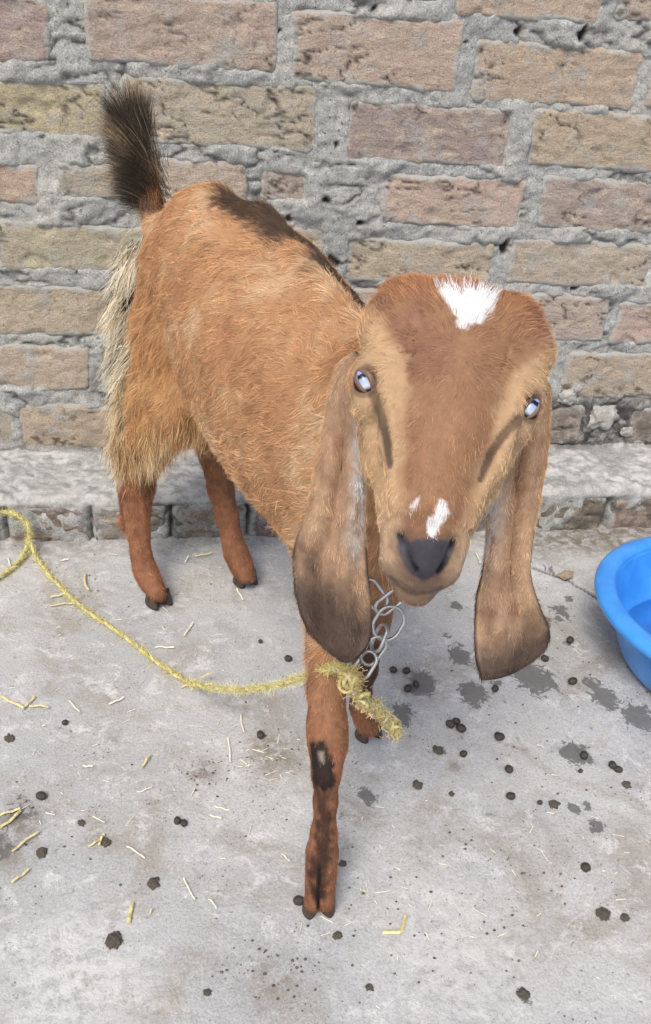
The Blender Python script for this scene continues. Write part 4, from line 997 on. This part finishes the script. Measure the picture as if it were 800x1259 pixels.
YC = (L3(180,164,100), L3(214,202,150)); PCc = (L3(150,110,100), L3(210,190,150))
for s_ in range(5): bundle("knot_loop", loopy(KN + rng.normal(size=3) * .0020, .0058, s_), .0017, YC)
tailp = [KN, at(434, 845, D=.650), at(440, 855, D=.66), at(448, 862, D=.672), at(458, 868, D=.69), at(468, 878, D=.71), at(478, 890, D=.73), at(487, 903, D=.745)]
tq = spline(tailp, 60)
for s_ in range(20):
    f = s_ / 19; c = tq[int(6 + f * 50)]; bundle("frayed_loop", loopy(c + rng.normal(size=3) * .0035, rng.uniform(.0028, .0062), 20 + s_, turns=rng.uniform(.4, 1.0)), rng.uniform(.0008, .0019), PCc if s_ in (5, 7, 9, 10) else YC)
strandrope(tailp, 140, .0030, .0019, .02, fuzz=0)
nf = 1500; i = rng.integers(0, 60, nf); P0 = np.where(rng.random(nf)[:, None] < .35, KN, tq[i]) + rng.normal(size=(nf, 3)) * .0034
d = rng.normal(size=(nf, 3)) + nrmz(tq[-1] - tq[0]) * .5; ln = rng.uniform(.003, .007, nf); out = np.zeros((nf, 5, 3)); out[:, 0] = P0; pos = P0
for q in range(1, 5):
    d = d + rng.normal(size=d.shape) * .5; pos = pos + d / np.linalg.norm(d, axis=1)[:, None] * (ln / 4)[:, None]; out[:, q] = pos
tn = fbm(P0 * 90, 2); cf = lerp(lerp(np.tile(L3(204,188,118), (nf, 1)), L3(222,212,164), ss(0, .5, tn)), L3(150,104,110), ss(.1, .4, -tn + .1) * .6)
o = hairs("fray", out, .00020 * np.ones((nf, 5)), np.repeat(cf[:, None], 5, 1) * np.exp(rng.normal(size=(nf, 1, 1)) * .2), M_ROPE, rope); o.matrix_parent_inverse = RI

# ================================================================== BLUE BASIN
def mat_blue():
    t = NT("blue_plastic"); c = t.mix(t.ramp(t.noise(30, 4, .6), .35, .65), (.04, .25, .70), (.06, .31, .80))
    c = t.mix(t.ramp(t.noise(22, 6, .7, stretch=(1, 1, 3)), .62, .72, 0, .35), c, (.35, .50, .75))
    t.bump(t.noise(90, 3, .5), .08, .001)
    return t.done(c, .28, Subsurface_Weight=.15, Subsurface_Radius=(.01, .02, .05), Specular_IOR_Level=.5)
M_BLUE = mat_blue()
bc = np.array([.657, -.511, 0.])
basin = empty("basin", bc, "round blue plastic basin of water at the right edge of the picture", "basin")
prof = [(.0, .004), (.09, .004), (.108, .006), (.117, .014), (.128, .035), (.138, .062), (.1445, .086), (.1455, .092)]         # outside wall
prof_out = spline([(r_, 0, z) for r_, z in prof[1:]], 40)[:, [0, 2]]
rim = [(.1465, .094), (.152, .0925), (.160, .0925), (.165, .0905), (.1672, .0925), (.1678, .096), (.1665, .0995), (.162, .1025), (.154, .1042), (.1475, .1035), (.1435, .1005), (.1415, .095)]
inn = spline([(r_, 0, z) for r_, z in [(.1415, .095), (.1400, .086), (.134, .062), (.124, .036), (.113, .017), (.104, .009), (.088, .007), (.0005, .007)]], 50)[:, [0, 2]]
def lathe(name, prof, mat, par, n=120, close=False, wob=.0012):
    a = np.linspace(0, 2 * np.pi, n, endpoint=False); prof = np.asarray(prof); r_, z = prof[:, 0], prof[:, 1]
    rr = r_[:, None] * (1 + wob / .16 * np.sin(2 * a + .6)[None] * 1.0)
    V = np.stack([rr * np.cos(a), rr * np.sin(a), np.broadcast_to(z[:, None], rr.shape)], -1).reshape(-1, 3)
    return mesh_obj(name, V, grid_quads(len(prof), n, True)[:, ::-1], mat, par)
body_prof = np.vstack([[(.0005, .004)], prof_out, spline([(r_, 0, z) for r_, z in rim], 50)[:, [0, 2]]])
lathe("rim", np.vstack([spline([(r_, 0, z) for r_, z in rim], 60)[:, [0, 2]]]), M_BLUE, basin)
lathe("bowl", np.vstack([[(.0005, .0035)], prof_out, [(.1440, .0945)], inn]), M_BLUE, basin)
t = NT("water"); t.bump(t.noise(14, 3, .5), .25, .01); t.b.inputs["Transmission Weight"].default_value = 1.0; t.b.inputs["IOR"].default_value = 1.33
M_WATER = t.done((.86, .96, 1.0), .02)
a = np.linspace(0, 2 * np.pi, 96, endpoint=False); V = [(0, 0, 0)]; nr = 24
for i in range(1, nr + 1):
    for q in a: r_ = .1205 * i / nr; V.append((r_ * math.cos(q), r_ * math.sin(q), .0009 * math.sin(r_ * 160 + 2 * math.sin(q * 2)) ))
Fc = [(0, 1 + j, 1 + (j + 1) % 96) for j in range(96)] + [(1 + i * 96 + j, 1 + (i + 1) * 96 + j, 1 + (i + 1) * 96 + (j + 1) % 96, 1 + i * 96 + (j + 1) % 96) for i in range(nr - 1) for j in range(96)]
wt = mesh_obj("water", V, Fc, M_WATER); wt.location = (bc[0], bc[1], .031); tag(wt, "shallow clear water inside the blue plastic basin", "water", kind=None)

# ================================================================== DROPPINGS, STRAW, CRUMBS
M_DUNG = simple("dung", (.040, .033, .026), .38, 260, .5, .5)
M_CLOD = simple("dry_clod", (.11, .095, .072), .85, 220, .8, .5)
def pebble(seed, r_, sx=1.15, sz=.92, rough=.1, sub=3):
    bm = bmesh.new(); bmesh.ops.create_icosphere(bm, subdivisions=sub, radius=1.0); V = np.array([v.co[:] for v in bm.verts]); Fc = [tuple(v.index for v in f.verts) for f in bm.faces]; bm.free()
    V = V * (1 + rough * fbm(V * 1.6 + seed * 5.1, 3)[:, None]); V *= [sx * r_, r_, sz * r_]; return V, Fc
pel = [pebble(i, 1., 1.12 + .06 * i, .95, .16) for i in range(4)]; pme = []
for V, Fc in pel:
    me = bpy.data.meshes.new("dropping"); me.from_pydata(V.tolist(), [], Fc); me.shade_smooth(); me.materials.append(M_DUNG); pme.append(me)
drops = [(483,826,5,"left of a pair just right of the knot"),(499,827,5,"right of a pair just right of the knot"),(501,849,5.5,"beside the damp patch below the paired pellets"),(511,843,4.5,"on the damp patch near the rope end"),
 (608,849,5,"under the tip of the right hanging ear"),(669,812,5,"right of the tip of the right hanging ear"),(700,789,5,"nearest the blue basin"),(703,840,5.5,"on the damp patches below the basin"),
 (569,929,5,"alone below the brown crumbly clod"),(625,948,5.5,"upper of two in the middle of the floor"),(627,981,5.5,"lower of two in the middle of the floor"),(612,908,5.5,"left half of a broken pair"),(615,908,5,"right half of a broken pair"),
 (717,931,5.5,"in the star shaped damp patch"),(752,943,5.5,"left of a touching pair near the right edge"),(759,948,5,"right of a touching pair near the right edge"),
 (719,1069,6.5,"in the lower right of the floor"),(663,988,3.5,"small one left of the dull clod"),(713,949,3,"tiny one below the star shaped damp patch"),
 (320,906,5.5,"shiny one left of the black knee"),(354,812,5,"by the left ear just above the rope"),(218,1011,5,"upper lobe of a double pellet"),(226,1014,5,"lower lobe of a double pellet"),
 (51,981,6,"with a white glint at the left"),(80,890,4,"beside the lower left straw"),(553,893,6,"upper left of a cluster of three"),(560,889,5,"upper right of a cluster of three"),(566,898,6,"lowest of a cluster of three"),(320,790,3,"very small one above the rope"),(367,1110,7,"tucked behind the front hoof")]
random.seed(11)
for i, (u, v, r_, lab) in enumerate(drops):
    c = at(u, v, Z=0); rr = px(r_, c) * .88; o = bpy.data.objects.new("dropping", pme[i % 4]); COL.objects.link(o)
    o.location = (c[0], c[1], rr * .80); o.scale = (rr, rr, rr); o.rotation_euler = (random.uniform(-.3, .3), random.uniform(-.3, .3), random.uniform(0, 6))
    tag(o, "dark round goat dropping, " + lab, "dropping", "goat droppings scattered on the floor")
clods = [(189,1086,8,"with a ring shaped crumbly top left of the front hoof"),(140,1157,11,"flat and smeared near the bottom left"),(51,1048,7.5,"lumpy, near the left edge below the straws"),(12,908,7,"at the left edge above the loose straw"),(538,922,7,"speckled, left of the single pellet"),
  (681,989,7,"dull, right of the middle pellets"),(741,1124,9,"leaf like, low at the right"),(768,1128,6,"rightmost small chip, low at the right"),(685,1121,0,""),(513,965,7,"oval and brown below the back front hoof"),(421,1062,5,"right beside the front pastern"),(130,1000,0,""),(130,1036,7,"touching a straw at the left"),
  (743,1121,0,""),(643,1222,8,"dark flat one near the bottom edge"),(454,1214,5,"small one low in the middle"),(255,1220,5,"small one on the pale patch low left"),(415,1150,6,"under the front hoof"),(100,1012,5,"small, between straw and smeared clod"),(555,976,4,"small dark chip right of the shin"),(770,965,6,"greyish, near the right edge")]
cme = []
for i in range(5):
    V, Fc = pebble(i + 30, 1., 1.25, .45, .9, 4); V[:, :2] += .18 * np.stack([fbm(V * 3 + 9 * i, 4, .7), fbm(V * 3 + 9 * i + 50, 4, .7)], 1) * 2.0
    me = bpy.data.meshes.new("clod"); me.from_pydata(V.tolist(), [], Fc); me.shade_smooth(); me.materials.append(M_CLOD); cme.append(me)
for i, (u, v, r_, lab) in enumerate(clods):
    if not r_: continue
    r_ = r_ * .78
    c = at(u, v, Z=0); rr = px(r_, c); o = bpy.data.objects.new("dung_clod", cme[i % 5]); COL.objects.link(o)
    o.location = (c[0], c[1], rr * .14); o.scale = (rr, rr, rr * (.6 if i != 0 else .9)); o.rotation_euler = (0, 0, random.uniform(0, 6)); tag(o, "flattened dark dung clod, " + lab, "dung", "dung clods on the floor")
M_STRAW = simple("straw", lin(205, 192, 140), .5, 300, .5, .25); M_STRAWP = simple("pale_straw", lin(226, 222, 200), .55, 300, .4, .15)
def straw_mesh(ps, w, name):
    C_ = np.array(ps, float); T = np.gradient(C_, axis=0); T /= np.linalg.norm(T, axis=1)[:, None]; s_ = np.cross(T, UP)
    V = []
    for i, c in enumerate(C_):
        for dx, dz in ((-1, 0), (-.6, .55), (0, .75), (.6, .55), (1, 0), (0, -.05)): V.append(c + s_[i] * dx * w / 2 + UP * (dz * w / 2 + .0004))
    n = len(C_); Fc = grid_quads(n, 6, True).tolist() + [[5, 4, 3, 2, 1, 0], [(n - 1) * 6 + k for k in range(6)]]
    return V, Fc
straws = [((0,1002),(25,995),3.5,0,"short thick one at the left edge"),((0,1018),(25,997),4,0,"golden one slanting up at the left edge"),((15,1048),(47,1023),3,0,"thin golden one at the left, slanting up"),((14,1085),(35,1070),3.5,0,"golden one below two others at the left edge"),
 ((0,856),(30,871),3.5,0,"thick one reaching in from the left edge"),((36,869),(60,870),3,0,"flat one at the left above the pellet"),((28,872),(42,858),3,0,"crossing the thick one at the left"),((158,1136),(163,1110),5,0,"stubby golden one standing by the smeared clod"),
 ((184,1126),(186,1118),3,0,"tiny yellow piece right of the stubby golden one"),((108,1041),(128,1027),3,0,"golden one with the small clod at the left"),((122,1040),(126,1028),3,0,"upright one crossing beside the small clod"),
 ((174,945),(184,928),3,0,"twin pieces left of the stained patch"),((226,1080),(240,1107),2.2,1,"pale thin one left of the front shin"),((256,1106),(266,1118),2,1,"short pale one nearest the front hoof at left"),((258,1003),(272,1006),2.5,1,"pale one in the middle left"),((264,992),(282,997),2,1,"pale one above its twin in the middle left"),
 ((156,1041),(178,1056),2.2,1,"grey thin one below the double pellet"),((102,942),(114,942),2.5,1,"little white one in the left of the floor"),((280,908),(283,938),2,1,"upright pale one left of the shiny pellet"),((191,796),(214,797),2.5,1,"level one above the rope in the middle"),
 ((234,848),(263,834),2.6,0,"lying across the rope at its low point"),((221,846),(236,843),3,0,"small one beneath the rope"),((226,782),(237,766),2,1,"thin grey one right of the rope"),((62,735),(84,729),2.6,0,"level one behind the rope at upper left"),((60,746),(92,742),2.4,0,"longer level one behind the rope at upper left"),((105,706),(110,727),3,0,"upright straw in front of the footing"),
 ((10,622+65),(14,700),2,1,"pale one near the rope end at the left edge"),((74,690),(84,688),2.4,1,"small one under the footing at left"),((240,684),(260,680),2.5,0,"between the two back legs"),((228,692),(232,684),2,1,"small one beside the near back leg"),((291,725),(299,738),2.2,1,"pale one touching the far back hoof"),((134,866),(152,858),2.2,1,"faint one left below the rope"),
 ((470,1147),(492,1147),4.5,0,"lower arm of the bent yellow stalk"),((492,1147),(499,1126),4.5,0,"upper arm of the bent yellow stalk"),((700,1149),(702,1150),0,0,""),((584,680),(590,693),2.2,1,"beside the cheek, between head and right ear"),((168,975),(186,968),2,1,"thin one above the double pellet"),((52,893),(56,892),2,1,"tiny pale scrap at left"),
 ((346,1050),(356,1060),2,1,"faint one left of the front cannon"),((296,880),(300,900),1.6,1,"very thin one left of the foreleg"),((660,916),(670,920),2,1,"faint one in the right of the floor"),((85,862),(98,876),1.8,1,"thin grey one in the left")]
for i, (a, b, w, k, lab) in enumerate(straws):
    if not w or "arm of the bent" in lab: continue
    A, B = at(*a, Z=.0010), at(*b, Z=.0010 + .0015 * (i % 3)); t_ = np.linspace(0, 1, 6)[:, None]; bend = np.cross(nrmz(B - A), UP) * np.linalg.norm(B - A) * .04 * math.sin(i * 2.3)
    if "across the rope" in lab: A[2] += .012; B[2] += .010
    V, Fc = straw_mesh(A + (B - A) * t_ + bend * (4 + 5 * (i % 4 == 1)) * t_ * (1 - t_) + UP * .0015 * np.sin(t_ * 5 + i)**2, px(w, A), "straw"); o = mesh_obj("straw", V, Fc, M_STRAWP if k else M_STRAW, smooth=False); tag(o, ("pale" if k else "yellow") + " straw stalk, " + lab, "straw", "straw stalks on the floor")
A, B, C2 = at(470,1146,Z=.001), at(493,1146,Z=.0015), at(498,1126,Z=.002)
V, Fc = straw_mesh([A, A + (B - A) * .5, A + (B - A) * .92, B + (C2 - B) * .10, B + (C2 - B) * .5, C2], px(5, A), "s"); o = mesh_obj("straw", V, Fc, M_STRAW, smooth=False); tag(o, "bent L shaped yellow stalk, right of and below the front hoof", "straw")
# fallen leaf and mortar lumps at the right, by the foot of the wall
lf = [at(684,706,Z=.004), at(694,701,Z=.007), at(706,702,Z=.008), at(704,708,Z=.006), at(694,712,Z=.004)]
M_LEAF = simple("dry_leaf", (.30, .23, .16), .7, 150, .4, .3)
V = [p for p in lf] + [p - UP * .002 for p in lf]; Fc = [(0,4,3,2,1), (5,6,7,8,9)] + [(i, (i + 1) % 5, 5 + (i + 1) % 5, 5 + i) for i in range(5)]
tag(mesh_obj("dry_leaf", V, Fc, M_LEAF, smooth=False), "dry tan leaf scrap lying between right ear and basin", "leaf")
M_LUMP = simple("mortar_lump", (.34, .335, .31), .95, 120, .9, .3)
for i, (u, v, r_, y, lab) in enumerate([(741, 513, 17, -.006, "largest pale lump of mortar stuck low on the wall"), (697, 488, 10, -.008, "mortar lump on the wall just right of the ear top"), (708,478,6,-.007,"smaller mortar lump above its neighbour on the wall"), (770, 530, 7, -.008, "small mortar lump low on the wall near the edge")]):
    c = at(u, v, Y=y); rr = px(r_, c); V, Fc = pebble(60 + i, 1., 1.2, .95, .7, 4); V[:, 1] *= .45; V = V * rr + c; o = mesh_obj("mortar_lump", V, Fc, M_LUMP); tag(o, lab, "mortar")
# loose crumbs and chaff: too fine to count
n = 900; g2 = np.random.default_rng(21)
cl = [(330, 925, 30), (250, 945, 18), (20, 1010, 40), (690, 800, 80), (520, 1050, 70), (570, 1160, 70), (340, 1200, 40), (110, 700, 60), (180, 990, 120), (640, 930, 110), (460, 1150, 90), (700, 1060, 80), (400, 700, 200)]
VV, FF, off = [], [], 0
for i in range(n):
    q = cl[g2.integers(len(cl))]; u, v = q[0] + g2.normal() * q[2], q[1] + g2.normal() * q[2] * .55
    if v < 672 or v > 1300: continue
    c = at(u, v, Z=0); r_ = .0003 + .0010 * g2.random() ** 4
    V, Fc = pebble(i % 9 + 90, r_, 1.3, .7, .5, 1); V = V + [c[0], c[1], r_ * .3]; VV.append(V); FF += [tuple(k + off for k in f) for f in Fc]; off += len(V)
o = mesh_obj("dung_crumbs", np.vstack(VV), FF, M_CLOD, kind="stuff"); tag(o, "fine dark crumbs of dung and grit scattered over the concrete", None)
VV, FF, off = [], [], 0
for i in range(190):
    q = [(110, 700, 90), (200, 850, 120), (60, 980, 70), (300, 1000, 140), (500, 1130, 90), (720, 1050, 90), (330, 925, 30), (250, 700, 120)][g2.integers(8)]; u, v = q[0] + g2.normal() * q[2], q[1] + g2.normal() * q[2] * .5
    if v < 672 or v > 1300: continue
    c = at(u, v, Z=.0008); a = g2.random() * 6.28; L_ = .0012 + .006 * g2.random() ** 2.2; d = np.array([math.cos(a), math.sin(a), 0]) * L_
    V, Fc = straw_mesh([c - d, c, c + d], g2.uniform(.0005, .0011), "x"); VV.append(np.array(V)); FF += [tuple(k + off for k in f) for f in Fc]; off += len(V)
o = mesh_obj("chaff", np.vstack(VV), FF, M_STRAWP, smooth=False, kind="stuff"); tag(o, "short pale bits of chaff strewn over the concrete", None)
